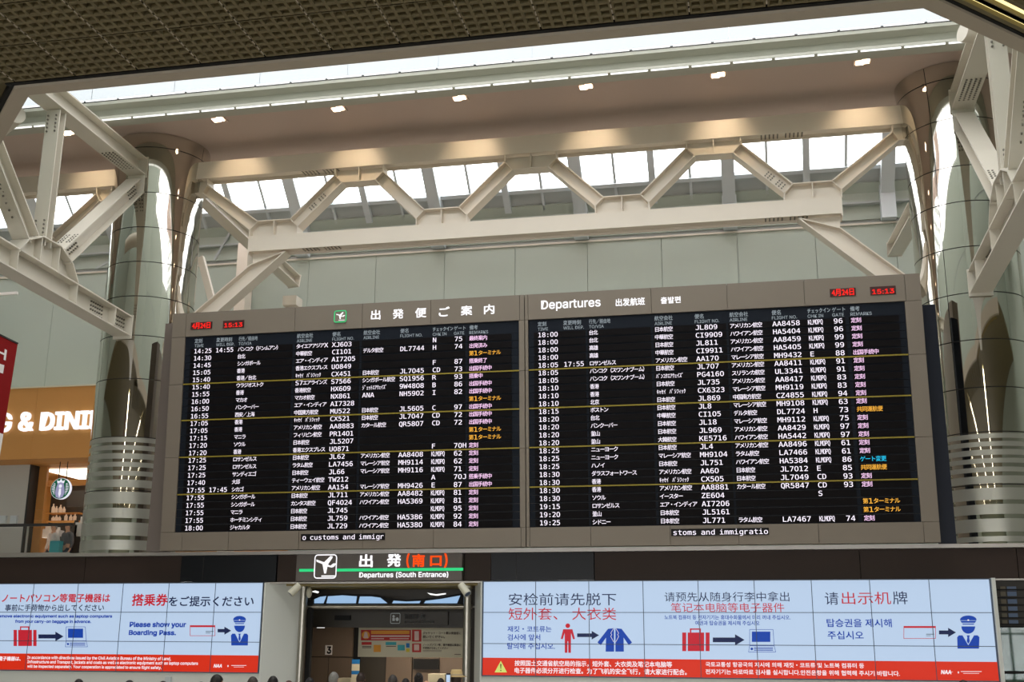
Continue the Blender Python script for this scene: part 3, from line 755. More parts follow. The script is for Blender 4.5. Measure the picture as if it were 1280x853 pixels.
def board(side, x0, x1, fx0, fx1, rows, cols, tops, bots, label):
    t = thing('departure_board', label, 'departure board', ((x0+x1)/2, 21.95, 3.7), 'halves of the departures board')
    m = MB(); tbox(m, x0+.01, x1-.01, 3.72, 8.63, .03, .40); m.build('housing', M['board'], t)
    zz = [3.70, 4.07, 5.59, 7.115, 8.13]
    def panel(a, b, c, d):
        m = MB(); tbox(m, a+.004, b-.004, c+.004, d-.004, -.03, .03); m.build('cabinet_panel', M['board'], t)
    for a, b in zip(tops[:-1], tops[1:]): panel(a, b, 8.13, 8.65)
    for a, b in zip(bots[:-1], bots[1:]): panel(a, b, 3.70, 4.07)
    for c, d in zip(zz[1:-1], zz[2:]): panel(x0, fx0, c, d); panel(fx1, x1, c, d)
    m = MB(); tbox(m, fx0, fx1, ROWTOP, 8.13, 0, .03); h = m.build('header_strip', M['navy'], t)
    m = MB()
    for (jp, en), X in zip(HDR, cols):
        wj = {2: .17, 4: .35, 6: .42, 3: .24}.get(len(jp), .28)
        m.text(jp, X, 8.0, 0, .1, w=wj, bold=.006, tilt=lambda z: BY(z)-.006)
        m.text(en, X, 7.905, 0, .118, bold=.006, tilt=lambda z: BY(z)-.006)
    m.build('lettering', M['hdr'], h)
    for i, r in enumerate(rows):
        zt = ROWTOP-i*RP; zb = zt-RP; zc = (zt+zb)/2+.006
        m = MB(); tbox(m, fx0, fx1, zb+.003, zt-.003, 0, .03); ro = m.build('display_row', M['navy'], t)
        m = MB()
        cells = [(-.08, .95, 0), (-.03, 1.2, 2), (-.03, 1.36, 3), (-.03, 1.42, 5), (-.03, .68, 7), (-.03, .86, 9)]
        for a, b, k in cells:
            X = cols[k]; tbox(m, X+a, X+b, zb+.016, zt-.014, -.012, 0)
        m.build('window', M['row'], ro)
        w = MB(); p = MB()
        for k, s in enumerate(r):
            if not s: continue
            X = cols[k]
            if k == 9:
                led(p, s, X, zc, wide=.092)
            elif k in (0, 1): led(w, s, X, zc, pitch=.081)
            elif k == 7: led(w, s, X, zc, narrow=len(s) > 3, half=.045)
            elif k == 8: led(w, s, X+.01, zc, pitch=.088)
            else: led(w, s, X, zc)
        w.build('lettering', M['tx'], ro)
        if p.v:
            rm = r[9]; p.build('lettering', M['txa'] if rm in (T1, CS) else (M['txc'] if 'ゲート' in rm else M['txp']), ro)
    for k in (5, 10, 15, 20):
        z = ROWTOP-k*RP; m = MB(); tbox(m, fx0, fx1, z-.012, z+.012, -.02, .0); m.build('yellow_rule', M['yellow'], t)
    return t
def display(t, px, s, mt, name, zr, em, bgm='black', fh=None):
    xa, xb = px; m = MB(); tbox(m, xa, xb, zr[0], zr[1], -.045, -.02); d = m.build(name, M[bgm], t)
    m = MB()
    if name == 'ticker_display': led(m, s, xa+.03, (zr[0]+zr[1])/2, pitch=(xb-xa-.04)/(len(s)-.2*s.count(' ')), d=-.05); m.build('lettering', M[mt], d); return
    m.text(s, (xa+xb)/2, zr[0]+(zr[1]-zr[0]-em*.73)/2, 0, em, w=(xb-xa)*.86, align='C', bold=.02, tilt=lambda z: BY(z)-.05); m.build('lettering', M[mt], d)
bL = board('L', -11.82, -4.235, -11.51, -4.35, LEFT, [-11.30, -10.81, -10.31, -9.02, -8.25, -7.58, -6.8, -6.12, -5.68, -5.36],
      [-11.82, -11.51, -9.07, -7.61, -6.16, -4.33, -4.235], [-11.82, -11.34, -10.33, -8.83, -7.50, -6.06, -4.33, -4.235],
      'left half of the departures board, Japanese title and earlier flights from 14:25')
bR = board('R', -4.225, 3.28, -4.16, 2.97, RIGHT, [-3.97, -3.46, -2.95, -1.67, -.9, -.24, .55, 1.21, 1.66, 1.99],
      [-4.225, -4.16, -1.72, -.27, 1.17, 3.0, 3.28], [-4.225, -4.16, -2.99, -1.50, -.25, 1.18, 3.0, 3.28],
      'right half of the departures board, Departures title and flights from 18:00')
for t, dx, cx in ((bL, (-11.39, -10.91), (-10.66, -10.19)), (bR, (1.64, 2.11), (2.37, 2.83))):
    display(t, dx, '4月24日', 'red_led', 'date_display', (8.28, 8.43), .15, 'led_bg'); display(t, cx, '15:13', 'red_led', 'clock_display', (8.27, 8.43), .17, 'led_bg')
display(bL, (-8.78, -7.04), 'o customs and immigr', 'tx', 'ticker_display', (3.865, 4.0), .115)
display(bR, (-1.48, .30), 'stoms and immigratio', 'tx', 'ticker_display', (3.87, 4.0), .115)
PB = aB; k = -.035
m = MB()
for s, a, b, dy in (('出', 464.3, 476.3, 0), ('発', 491.5, 505, -1.2), ('便', 519.5, 533.5, -2.6), ('ご', 549, 562.6, -4), ('案', 576.7, 590.8, -5.4), ('内', 605.4, 618.5, -7)):
    rect_text(m, s, a, 388.2+dy, b, 400.4+dy, k, .02, proj=aB)
m.build('lettering', M['title'], bL)
m = MB(); rect_text(m, 'Departures', 676.8, 374.6, 751, 388.6, k, .02, proj=aB); rect_text(m, '出发航班', 769.8, 373.2, 806.4, 383, k, .02, proj=aB); rect_text(m, '출발편', 826, 371.6, 851, 380, k, .02, proj=aB)
m.build('lettering', M['title'], bR)
a, b = aB(418.3, 404.5), aB(434.3, 388.5); m = MB(); m.box(a.x, b.x, BY(8.4)-.045, BY(8.4)-.02, a.z, b.z); ic = m.build('pictogram_plate', M['board'], bL)
m = MB(); rring(m, a.x, b.x, a.z, b.z, .05, .018, lambda z: BY(8.4)-.047); m.build('frame', M['green'], ic)
m = MB(); icon_plane(m, lambda u, v: (a.x+(b.x-a.x)*(.1+.8*u), a.z+(b.z-a.z)*(.1+.8*v)), lambda z: BY(8.4)-.047); m.build('plane_symbol', M['title'], ic)

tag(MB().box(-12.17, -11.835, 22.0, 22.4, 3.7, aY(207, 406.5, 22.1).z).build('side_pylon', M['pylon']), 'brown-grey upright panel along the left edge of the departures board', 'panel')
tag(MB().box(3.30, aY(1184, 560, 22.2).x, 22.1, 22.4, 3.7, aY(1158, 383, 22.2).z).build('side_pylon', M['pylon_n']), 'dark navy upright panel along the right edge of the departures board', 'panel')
# ================================================================== FASCIA UNDER THE BOARD
fa = sroot('trim_4', (-5, 22.3, 3.1))
xs = [-26, -22, -17.9, -13.9, -11.53, -9.42, -9.0]
def fp(a, b, m): MB().box(a+.006, b-.006, 22.3, 22.36, 3.09, 3.625).build('panel', m, fa)
for a, b in zip([-26, -21.6, -17.6, -13.7], [-21.6, -17.6, -13.7, -11.52]): fp(a, b, M['fascia'])
fp(-9.42, -8.98, M['fascia']); fp(-5.54, -5.0, M['fascia']); fp(-2.98, 1.9, M['fascia']); fp(1.9, 4.6, M['fascia']); fp(4.6, 9, M['fascia']); fp(9, 15, M['fascia'])
MB().box(XA, XB, 22.36, 22.9, 3.09, 3.62).build('backing', M['dark'], fa)
MB().box(XA, XB, 22.22, 22.5, 3.63, 3.70).build('rail', M['rail'], fa)
MB().box(XA, XB, 22.24, 22.34, 3.055, 3.085).build('lower_rail', M['rail'], fa)
for nm, a, b, L in (('left', -11.52, -9.42, 'black glass display panel in the brown band under the left half of the board'), ('right', -5.0, -2.98, 'black glass display panel in the brown band under the right half of the board')):
    t = thing('dark_display', L, 'display', ((a+b)/2, 22.3, 3.1)); MB().box(a+.01, b-.01, 22.27, 22.35, 3.1, 3.62).build('glass', M['fascia_blk'], t)
    MB().box(a+.5, a+.508, 22.262, 22.27, 3.12, 3.6).build('joint', M['seam'], t)
# upper floor deck
struct(MB().box(XA, XB, 22.5, 31, 3.4, 3.69).build('floor_2', M['floor']))

# ================================================================== VIDEO WALLS
VY, PWD, PHT = 22.2, 1.022, .577; VZ = 3.071
def poly_px(m, pts, Y):
    q = [aY(x, y, Y) for x, y in pts]; q = [(v.x, v.z) for v in q]
    a = sum(q[i][0]*q[(i+1) % len(q)][1]-q[(i+1) % len(q)][0]*q[i][1] for i in range(len(q)))
    if a < 0: q = q[::-1]
    m.add([(x, Y, z) for x, z in q], [tuple(range(len(q)))])
def ell_px(m, cx, cy, rx, ry, Y, n=20, a0=0, a1=360):
    poly_px(m, [(cx+rx*math.cos(math.radians(a0+(a1-a0)*i/n)), cy-ry*math.sin(math.radians(a0+(a1-a0)*i/n))) for i in range(n+(0 if a1-a0 == 360 else 1))], Y)
def rect_px(m, x0, y0, x1, y1, Y): poly_px(m, [(x0, y0), (x1, y0), (x1, y1), (x0, y1)], Y)
Y1 = VY-.004; Y2 = VY-.006; Y3 = VY-.008
def suitcase(t, x0, x1, y0, y1):
    w, h = x1-x0, y1-y0; m = MB()
    rect_px(m, x0, y0+h*.18, x0+w*.145, y1, Y1); rect_px(m, x1-w*.145, y0+h*.18, x1, y1, Y1); rect_px(m, x0+w*.2, y0+h*.18, x1-w*.2, y1, Y1)
    a, b = x0+w*.28, x1-w*.32; rect_px(m, a, y0, b, y0+h*.06, Y1); rect_px(m, a, y0, a+w*.05, y0+h*.18, Y1); rect_px(m, b-w*.05, y0, b, y0+h*.18, Y1)
    m.build('suitcase_symbol', M['s_crim'], t)
def arrow(t, x0, x1, yc, hh):
    th = hh*.42; b = x1-hh*1.7; m = MB(); poly_px(m, [(x0, yc-th), (b, yc-th), (b, yc-hh), (x1, yc), (b, yc+hh), (b, yc+th), (x0, yc+th)], Y1)
    m.build('arrow_symbol', M['s_navy'], t)
def laptop(t, x0, x1, y0, y1):
    w, h = x1-x0, y1-y0; m = MB(); e = .55
    def frame(pts):
        for i in range(len(pts)):
            (ax, ay), (bx, by) = pts[i], pts[(i+1) % len(pts)]; L = math.hypot(bx-ax, by-ay); nx, ny = -(by-ay)/L*e/2, (bx-ax)/L*e/2
            poly_px(m, [(ax+nx, ay+ny), (bx+nx, by+ny), (bx-nx, by-ny), (ax-nx, ay-ny)], Y1)
    frame([(x0+w*.04, y0), (x1-w*.1, y0), (x1-w*.06, y0+h*.7), (x0+w*.04, y0+h*.7)]); frame([(x0+w*.04, y0+h*.72), (x1-w*.06, y0+h*.72), (x1, y1), (x0, y1)])
    rect_px(m, x0+w*.12, y0+h*.09, x1-w*.2, y0+h*.55, Y1)
    for k in range(3): rect_px(m, x0+w*.2, y0+h*(.79+k*.06), x1-w*.1, y0+h*(.82+k*.06), Y1)
    ell_px(m, x0+w*.12, y0+h*.86, w*.05, h*.06, Y1)
    m.build('laptop_symbol', M['s_blue'], t)
def officer(t, x0, x1, y0, y1):
    w, h = x1-x0, y1-y0; c = (x0+x1)/2; m = MB()
    ell_px(m, c, y0+h*.13, w*.37, h*.13, Y1, 16, -8, 188)
    poly_px(m, [(c-w*.36, y0+h*.16), (c+w*.36, y0+h*.16), (c+w*.3, y0+h*.22), (c-w*.3, y0+h*.22)], Y1)
    poly_px(m, [(c-w*.28, y0+h*.245), (c+w*.28, y0+h*.245), (c+w*.24, y0+h*.275), (c-w*.24, y0+h*.275)], Y1)
    ell_px(m, c, y0+h*.33, w*.31, h*.22, Y1, 16, 180, 360)
    poly_px(m, [(x0+w*.08, y0+h*.6), (c-w*.26, y0+h*.6), (c, y0+h*.9), (c, y1), (x0+w*.02, y1), (x0, y0+h*.66)], Y1)
    poly_px(m, [(x1-w*.08, y0+h*.6), (c+w*.26, y0+h*.6), (c, y0+h*.9), (c, y1), (x1-w*.02, y1), (x1, y0+h*.66)], Y1)
    poly_px(m, [(c-w*.07, y0+h*.6), (c+w*.07, y0+h*.6), (c+w*.04, y0+h*.66), (c+w*.07, y0+h*.78), (c, y0+h*.86), (c-w*.07, y0+h*.78), (c-w*.04, y0+h*.66)], Y1)
    m.build('officer_symbol', M['s_blue'], t)
    m = MB(); ell_px(m, c, y0+h*.14, w*.04, h*.025, Y2, 8); m.build('cap_badge', M['s_white'], t)
def ticket(t, x0, x1, y0, y1):
    m = MB(); rect_px(m, x0, y0, x1, y0+2.4, Y1)
    for a in ((x0, y0, x0+.6, y1), (x1-.6, y0, x1, y1), (x0, y1-.6, x1, y1)): rect_px(m, *a, Y1)
    m.build('ticket_symbol', M['s_crim'], t)
    m = MB(); rect_px(m, x1-12, y1-6, x1-2, y1-5.2, Y1); rect_px(m, x1-12, y1-4, x1-6, y1-3.4, Y1); m.build('ticket_print', M['bezel'], t)
def words(t, name, mt, items, bold=.0):
    m = MB()
    for s, a, b, c, d in items: rect_text(m, s, a, c, b, d, Y1, bold)
    m.build(name, M[mt], t)
def vwall(label, xr, ncol, xlogo, band_z):
    x0, x1 = (xr, xr+ncol*PWD) if ncol > 0 else (xr+ncol*PWD, xr); n = abs(ncol)
    t = thing('video_wall', label, 'screen', ((x0+x1)/2, VY+.1, VZ-3*PHT))
    proto = None
    for i in range(n):
        for j in range(3):
            X, Z = x0+i*PWD, VZ-(j+1)*PHT
            if proto is None: proto = MB().box(X+.004, X+PWD-.004, VY, VY+.1, Z+.004, Z+PHT-.004).build('screen_panel', M['screen'], t); pX, pZ = X, Z
            else: c = proto.copy(); C.objects.link(c); c.location = (X-pX, 0, Z-pZ)
    MB().box(x0, x1, VY-.003, VY-.001, VZ-3*PHT, band_z).build('red_band', M['s_red'], t)
    for i in range(1, n): X = x0+i*PWD; MB().box(X-.006, X+.006, VY-.014, VY-.01, VZ-3*PHT, VZ).build('bezel', M['bezel'], t)
    for j in (1, 2): MB().box(x0, x1, VY-.014, VY-.01, VZ-j*PHT-.006, VZ-j*PHT+.006).build('bezel', M['bezel'], t)
    f = MB(); f.box(x0-.02, x1+.02, VY-.03, VY+.12, VZ, VZ+.012); f.box(x0-.02, x1+.02, VY-.02, VY+.1, VZ-3*PHT-.02, VZ-3*PHT-.001); f.box(x0-.02, x0, VY-.03, VY+.12, VZ-3*PHT, VZ); f.box(x1, x1+.02, VY-.03, VY+.12, VZ-3*PHT, VZ)
    f.build('frame', M['bezel'], t)
    return t, x0, x1
vr, rx0, rx1 = vwall('wide wall of screens right of the entrance, Chinese and Korean notices on pale blue', -5.121, 9, 0, aY(900, 825.0, VY).z)
words(vr, 'navy_lettering', 's_navy', [('安检前请先脱下', 635.9, 770.3, 741.8, 757.2), ('请预先从随身行李中拿出', 830.6, 986.6, 740.2, 752.4), ('请', 1031, 1048, 740.6, 756.4), ('牌', 1116, 1134.3, 739.6, 755.8)])
words(vr, 'crimson_lettering', 's_crim', [('短外套、 大衣类', 635.9, 770.3, 760, 775.4), ('笔记本电脑等电子器件', 838.7, 980.3, 754, 765.6), ('出示机', 1052, 1113.5, 740.2, 755.8)])
words(vr, 'korean_lettering', 's_blue', [('재킷・코트류는', 634.4, 689.3, 783, 790.4), ('검사에 앞서', 634.4, 675.3, 793.2, 800.9), ('탈의해 주십시오.', 634, 693.6, 804, 812), ('노트북 컴퓨터 등 전자기기는 휴대수화물에서 미리 꺼내 주십시오.', 830.6, 988, 769.2, 775), ('여권과 탑승권을 제시해 주십시오', 869, 949.5, 776.4, 782.2), ('탑승권을 제시해', 1033.3, 1114.6, 774, 784.4), ('주십시오', 1034.5, 1079.4, 789.3, 799.6)], .012)
words(vr, 'white_lettering', 's_white', [('按照国土交通省航空局的指示，短外套、大衣类及笔记本电脑等', 643.2, 840, 826.6, 834), ('电子器件必须分开进行检查。为了飞机的安全飞行，请大家进行配合。', 643.2, 858.4, 835.8, 843.4), ('국토교통성 항공국의 지시에 의해 재킷・코트류 및 노트북 컴퓨터 등', 882, 1080, 828.6, 834.9), ('전자기기는 따로따로 검사를 실시합니다.안전운항을 위해 협력해 주시기 바랍니다.', 882, 1124.7, 838, 844.5)], .018)
m = MB(); rect_text(m, 'NAA', 1176, 838, 1189, 843.2, Y1, .05, shear=.2); poly_px(m, [(1188, 840.5), (1192, 840), (1188, 841.5)], Y1); rect_px(m, 1201, 839.5, 1227, 840.3, Y1); rect_px(m, 1204, 842, 1224, 842.6, Y1); ell_px(m, 1198, 841, 1, 1.4, Y1, 8)
m.build('logo', M['s_white'], vr)
suitcase(vr, 852.8, 887, 786, 814.4); arrow(vr, 891, 930.7, 800.3, 7); laptop(vr, 935.7, 969.7, 787.4, 815.5); arrow(vr, 721.4, 748.8, 794.5, 5.4)
ticket(vr, 1129.5, 1169.7, 783, 798.8); arrow(vr, 1173.7, 1195, 791, 5.8); officer(vr, 1196.4, 1224.3, 769.8, 811.2)
m = MB(); ell_px(m, 709.7, 782.6, 2.9, 2.9, Y1)
poly_px(m, [(704, 787), (715.5, 787), (718.7, 799), (716.3, 799.6), (713.8, 791.5), (713.6, 816.5), (710.4, 816.5), (710.2, 802), (709.4, 802), (709.2, 816.5), (706, 816.5), (705.8, 791.5), (703.3, 799.6), (701, 799)], Y1)
m.build('figure_symbol', M['s_crim'], vr)
m = MB(); poly_px(m, [(760, 786.5), (767.5, 785.7), (767.6, 815), (757, 815), (757.5, 797.5), (751, 807), (746.8, 803.5)], Y1); poly_px(m, [(777, 786.5), (769.3, 785.7), (769.2, 815), (779.8, 815), (779.5, 797.5), (786, 807), (790, 803.5)], Y1)
m.build('jacket_symbol', M['s_blue'], vr)
m = MB()
for s in (-1, 1):
    P_ = [(1.4, 786), (5, 792), (3.6, 793.5), (5, 796), (1.2, 803)]
    for (ax, ay), (bx, by) in zip(P_[:-1], P_[1:]): poly_px(m, [(768.4+s*ax-.3, ay), (768.4+s*ax+.3, ay), (768.4+s*bx+.3, by), (768.4+s*bx-.3, by)], Y2)
m.build('lapel_lines', M['s_white'], vr)
m = MB(); poly_px(m, [(626, 826.5), (633.8, 841), (618.2, 841)], Y1); ws = m.build('warning_symbol', M['s_lime'], vr)
m = MB(); poly_px(m, [(625.2, 830.5), (626.8, 830.5), (626.4, 836.6), (625.6, 836.6)], Y2); ell_px(m, 626, 838.6, .8, .9, Y2, 8); m.build('exclamation_mark', M['dark'], ws)

vl, lx0, lx1 = vwall('wall of screens left of the entrance, Japanese and English notices', -9.656, -9, 0, aY(200, 818.8, VY).z)
words(vl, 'crimson_lettering', 's_crim', [('ノートパソコン等電子機器は', 2.7, 137.7, 742.5, 753.4), ('搭乗券', 165.2, 209.7, 742.7, 757.9)], .02)
words(vl, 'navy_lettering', 's_navy', [('事前に手荷物から出してください', 6.3, 130, 755.8, 764.3), ('をご提示ください', 211, 317.2, 745.6, 758.4)], .015)
words(vl, 'blue_lettering', 's_blue', [('Please remove electronic equipment such as laptop computers', -22, 140.2, 768.6, 773.4), ('from your carry-on baggage in advance.', 18.8, 113.8, 775.2, 780.2), ('Please show your', 162, 232.5, 777.8, 786), ('Boarding Pass.', 161, 220, 788, 796)], .05)
words(vl, 'white_lettering', 's_white', [('等の電子機器は、', -12, 26, 820.8, 826.4), ('In accordance with directives issued by the Civil Aviation Bureau of the Ministry of Land,', 34, 213.7, 821, 826), ('Infrastructure and Transport, jackets and coats as well as electronic equipment such as laptop computers', 34, 247.5, 826.6, 831.6), ('will be inspected separately. Your cooperation is appreciated to ensure flight safety.', 34, 202, 832.2, 837)], .03)
m = MB(); rect_text(m, 'NAA', 267, 830.6, 277.4, 835, Y1, .05, shear=.2); rect_px(m, 289, 832, 308, 832.7, Y1); rect_px(m, 292, 834, 305, 834.5, Y1); ell_px(m, 285, 833, .9, 1.3, Y1, 8); m.build('logo', M['s_white'], vl)
suitcase(vl, 17, 45.7, 783.4, 808); arrow(vl, 48, 79.4, 796, 6); laptop(vl, 81.6, 109.4, 784, 809); ticket(vl, 237.4, 269, 782, 795.4); arrow(vl, 272, 289, 788.8, 5); officer(vl, 288.7, 310.2, 770.3, 807.3)
# white housings round the screens
def housing(name, label, boxes, ang):
    t = thing(name, label, 'screen housing', boxes[0][:1]+(22.2, -.22))
    for b in boxes: MB().box(*b).build('panel', M['white_panel'], t)
    MB().prismz(ang, -.22, 3.07).build('side_panel', M['white_panel'], t)
    return t
hb = VZ-3*PHT
hl = housing('screen_housing', 'white housing around the left screen wall', [(lx0-.4, lx1+.02, 22.2, 22.28, -.22, hb-.022), (lx0-.4, lx1+.02, 22.31, 22.4, hb, 3.07)], [(lx1+.03, 22.18), (lx1+.06, 22.18), (-9.05, 22.75), (-9.1, 22.85), (-9.6, 22.85)])
hr = housing('screen_housing', 'white housing around the right screen wall', [(rx0-.02, rx1+.06, 22.2, 22.28, -.22, hb-.022), (rx0-.02, rx1+.06, 22.31, 22.4, hb, 3.07)], [(rx0-.02, 22.18), (rx0-.05, 22.18), (-5.42, 22.75), (-5.35, 22.85), (rx0-.02, 22.85)])
MB().box(rx1+.022, rx1+.085, 22.1, 22.4, -.22, 3.09).build('edge_post', M['white_panel'], hr)
tag(MB().box(*[aY(207, 850, 22.17).x, aY(214, 850, 22.17).x], 22.14, 22.18, aY(210, 853, 22.17).z, aY(210, 846.5, 22.17).z).build('wall_box', M['rafter']), 'small grey box on the white housing below the left screens', 'box')

# ================================================================== ENTRANCE
sg = thing('overhead_sign', 'lit grey overhead sign with green line reading Departures (South Entrance)', 'sign', (-7.26, 22.22, 3.1))
MB().box(-8.965, -5.555, 22.18, 22.34, 3.1, 3.62).build('face', M['sign_face'], sg)
SY = 22.175
m = MB(); a, b = aY(374, 714.6, SY), aY(579, 711.0, SY); m.box(a.x, b.x, SY-.004, SY, aY(470, 714.5, SY).z, aY(470, 710.9, SY).z); m.build('green_line', M['green'], sg)
a, b = aY(392, 723.8, SY-.006), aY(421.7, 693.2, SY-.006); m = MB(); m.box(a.x, b.x, SY-.008, SY-.002, a.z, b.z); pl = m.build('pictogram_plate', M['sign_face'], sg)
m = MB(); rring(m, a.x, b.x, a.z, b.z, .07, .022, lambda z: SY-.010); m.build('frame', M['title'], pl)
m = MB(); icon_plane(m, lambda u, v: (a.x+(b.x-a.x)*u, a.z+(b.z-a.z)*v), lambda z: SY-.010); m.build('plane_symbol', M['title'], pl)
m = MB(); rect_text(m, '出', 449, 693.2, 466, 709.4, SY-.004, .025); rect_text(m, '発', 483.7, 692.6, 501.3, 708.8, SY-.004, .025); rect_text(m, 'Departures (South Entrance)', 449, 715.2, 560.3, 723.6, SY-.004, .02); m.build('lettering', M['title'], sg)
m = MB(); rect_text(m, '(', 508, 692, 512, 710, SY-.004, .02); rect_text(m, '南', 515.3, 693, 531, 709, SY-.004, .03); rect_text(m, '口', 537.6, 695, 552, 708, SY-.004, .03); rect_text(m, ')', 555, 692, 559.5, 710, SY-.004, .02); m.build('orange_lettering', M['orange_tx'], sg)
# room behind the opening
er = sroot('wall_entrance', (-7.2, 25, -.22))
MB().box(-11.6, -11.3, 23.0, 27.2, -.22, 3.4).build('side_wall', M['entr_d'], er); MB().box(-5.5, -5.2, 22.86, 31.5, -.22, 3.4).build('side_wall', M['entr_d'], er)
zt = aY(480, 757, 22.9).z; BYK = 27.0
struct(MB().box(-11.3, -5.2, 22.5, 24.0, 3.02, 3.08).build('ceiling_4', M['entr_c']))
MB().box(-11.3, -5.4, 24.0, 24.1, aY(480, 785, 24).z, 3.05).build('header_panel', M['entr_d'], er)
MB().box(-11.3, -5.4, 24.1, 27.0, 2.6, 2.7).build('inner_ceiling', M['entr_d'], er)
tag(MB().tube((-9.1, 22.9, zt-.03), (-5.4, 22.9, zt-.03), .045).build('header_rail', M['steel_post']), 'horizontal brushed steel rail across the top of the entrance', 'rail')
# skylight's reflection in the wavy entrance ceiling, put in as glowing shapes
tn = thing('ceiling_reflection', 'pale blue glowing shapes for the reflected skylight above the entrance rail', 'window', (-7.2, 23.2, 2.8))
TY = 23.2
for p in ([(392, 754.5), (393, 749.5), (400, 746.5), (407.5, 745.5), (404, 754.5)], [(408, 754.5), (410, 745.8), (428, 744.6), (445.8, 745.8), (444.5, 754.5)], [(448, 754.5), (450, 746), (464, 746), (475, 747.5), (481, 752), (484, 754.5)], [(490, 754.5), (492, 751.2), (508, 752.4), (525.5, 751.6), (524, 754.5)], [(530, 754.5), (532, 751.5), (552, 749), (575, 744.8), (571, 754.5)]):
    q = [(aY(x, y, TY).x, aY(x, y, TY).z) for x, y in p]; MB().prism(q, TY, TY+.02).build('pane', M['transom'], tn)  # each pane is a glowing piece of that reflection, no real window
q = [(aY(x, y, TY).x, aY(x, y, TY).z) for x, y in [(388, 755.5), (388, 748), (400, 744.5), (428, 742.4), (470, 743.5), (484, 748.5), (508, 750), (530, 748.8), (556, 745.5), (579, 741.5), (580, 755.5)]]
MB().prism(q, TY+.03, TY+.08).build('frame', M['dark'], tn)
def sliver(p, Y, name, label):
    q = [(aY(x, y, Y).x, aY(x, y, Y).z) for x, y in p]; return tag(MB().prism(q, Y, Y+.02).build(name, M['led_white']), label, 'light')  # white glints of the reflective ceiling, drawn as glowing shapes
sliver([(389, 740), (394, 738.6), (398.5, 740), (397, 742)], 23.0, 'ceiling_glint', 'small white glint put in as a glowing shape at the left of the entrance ceiling')
sliver([(534, 741.4), (545, 743.2), (557, 741.8), (557, 743.2), (546, 745), (538, 744)], 23.1, 'ceiling_glint', 'curved white glint put in as a glowing shape at the right of the entrance ceiling')
for px, L in (((373, 382), 'brushed steel post on the left side of the entrance'), ((579, 588.5), 'brushed steel post on the right side of the entrance')):
    a, b = aY(px[0], 790, 22.7), aY(px[1], 790, 22.7); tag(MB().tube(((a.x+b.x)/2, 22.7, -.22), ((a.x+b.x)/2, 22.7, 3.08), (b.x-a.x)/2, n=20).build('steel_post', M['steel_post']), L, 'post')
a = aY(387, 790, 22.9); tag(MB().box(a.x-.05, a.x+.05, 22.86, 22.95, -.22, 2.75).build('door_jamb', M['dark']), 'black jamb just right of the left entrance post', 'post')
def cctv(px, py, label, s):
    c = aY(px, py, 22.0); t = thing('security_camera', label, 'camera', c); d = Vector((s*.6, -.3, -.7)).normalized()
    MB().tube(c-d*.13, c+d*.12, .07, .078, n=16).build('body', M['camw'], t)
    MB().tube(c+d*.115, c+d*.125, .06, n=16).build('lens', M['bezel'], t)
    MB().bar(c-d*.05, Vector((c.x+.03*s, 22.25, c.z+.06)), .03, .03).build('bracket', M['camw'], t)
cctv(368.5, 737.5, 'ivory security camera at the left end of the entrance sign', -1); cctv(580.5, 737.5, 'ivory security camera at the right end of the entrance sign', 1)
c = aY(386.5, 741, 22.6); tag(MB().ball((c.x, 22.6, c.z), .06, .06, .11).build('dome_camera', M['camw']), 'ivory rounded fitting beside the left entrance post', 'camera')
def fill_panel(name, x0, x1, y0, y1, z, w, label):
    t = thing(name, label, 'light', ((x0+x1)/2, (y0+y1)/2, z)); MB().box(x0, x1, y0, y1, z, z+.03).build('diffuser', M['warm_panel'], t)
    l = bpy.data.lights.new('fill_light', 'AREA'); l.shape = 'RECTANGLE'; l.size = x1-x0; l.size_y = y1-y0; l.energy = w; l.color = (1, .86, .7)
    o = bpy.data.objects.new('fill_light', l); C.objects.link(o); o.parent = t; o.location = (0, 0, -.02)
fill_panel('entrance_fill_light', -8.6, -6.2, 25.3, 25.6, 2.55, 40, 'unseen warm fill light added inside the entrance room')  # out of view, added to brighten the dark entrance room
# back wall of the entrance room, doors with number 3
a = aY(388, 790, BYK); seamz = aY(430, 822, BYK).z; xd = aY(410.5, 830, BYK).x; xe = aY(440, 810, BYK).x
MB().box(-12, xe, BYK, BYK+.1, seamz+.01, 2.9).build('panel', M['entr'], er)
MB().box(-12, xd-.01, BYK, BYK+.1, -.22, seamz-.01).build('panel', M['entr'], er); MB().box(xd+.01, xe, BYK, BYK+.1, -.22, seamz-.01).build('panel', M['entr'], er)
MB().box(-12, -5.2, BYK+.1, BYK+.2, -.22, 2.9).build('backing', M['dark'], er)
xp = [aY(x, 830, BYK).x for x in (449, 482, 515, 549, 580)]
for i in range(4):
    MB().box(xp[i]+.01, xp[i+1]-.01, BYK+(.0 if i % 2 else .04), BYK+.1, -.22, 2.9).build('panel', M['entr_d'] if i == 0 else M['entr'], er)
tag(MB().box(aY(517, 830, BYK-.03).x, aY(549, 830, BYK-.03).x, BYK-.06, BYK-.02, aY(530, 837, BYK).z, aY(530, 824, BYK).z).build('dark_display', M['dark']), 'black screen on the brown wall under the right part of the notice board', 'display')
n3 = thing('number_sign', 'white plate with black number 3 on the brown doors', 'sign', (aY(411, 813, BYK-.02).x, BYK-.02, 1.6))
MB().box(aY(407, 813, BYK).x, aY(415.6, 813, BYK).x, BYK-.03, BYK-.01, aY(411, 819, BYK).z, aY(411, 807, BYK).z).build('plate', M['print_white'], n3)
m = MB(); rect_text(m, '3', 408.6, 808.3, 414, 817.8, BYK-.033, .05); m.build('lettering', M['dark'], n3)
tag(MB().box(aY(397, 784.4, 26.4).x, aY(406, 784.4, 26.4).x, 26.35, 26.4, aY(400, 785.4, 26.4).z, aY(400, 783.6, 26.4).z).build('slot_lamp', M['led_white']), 'short white slot lamp above the number 3 doors', 'light')
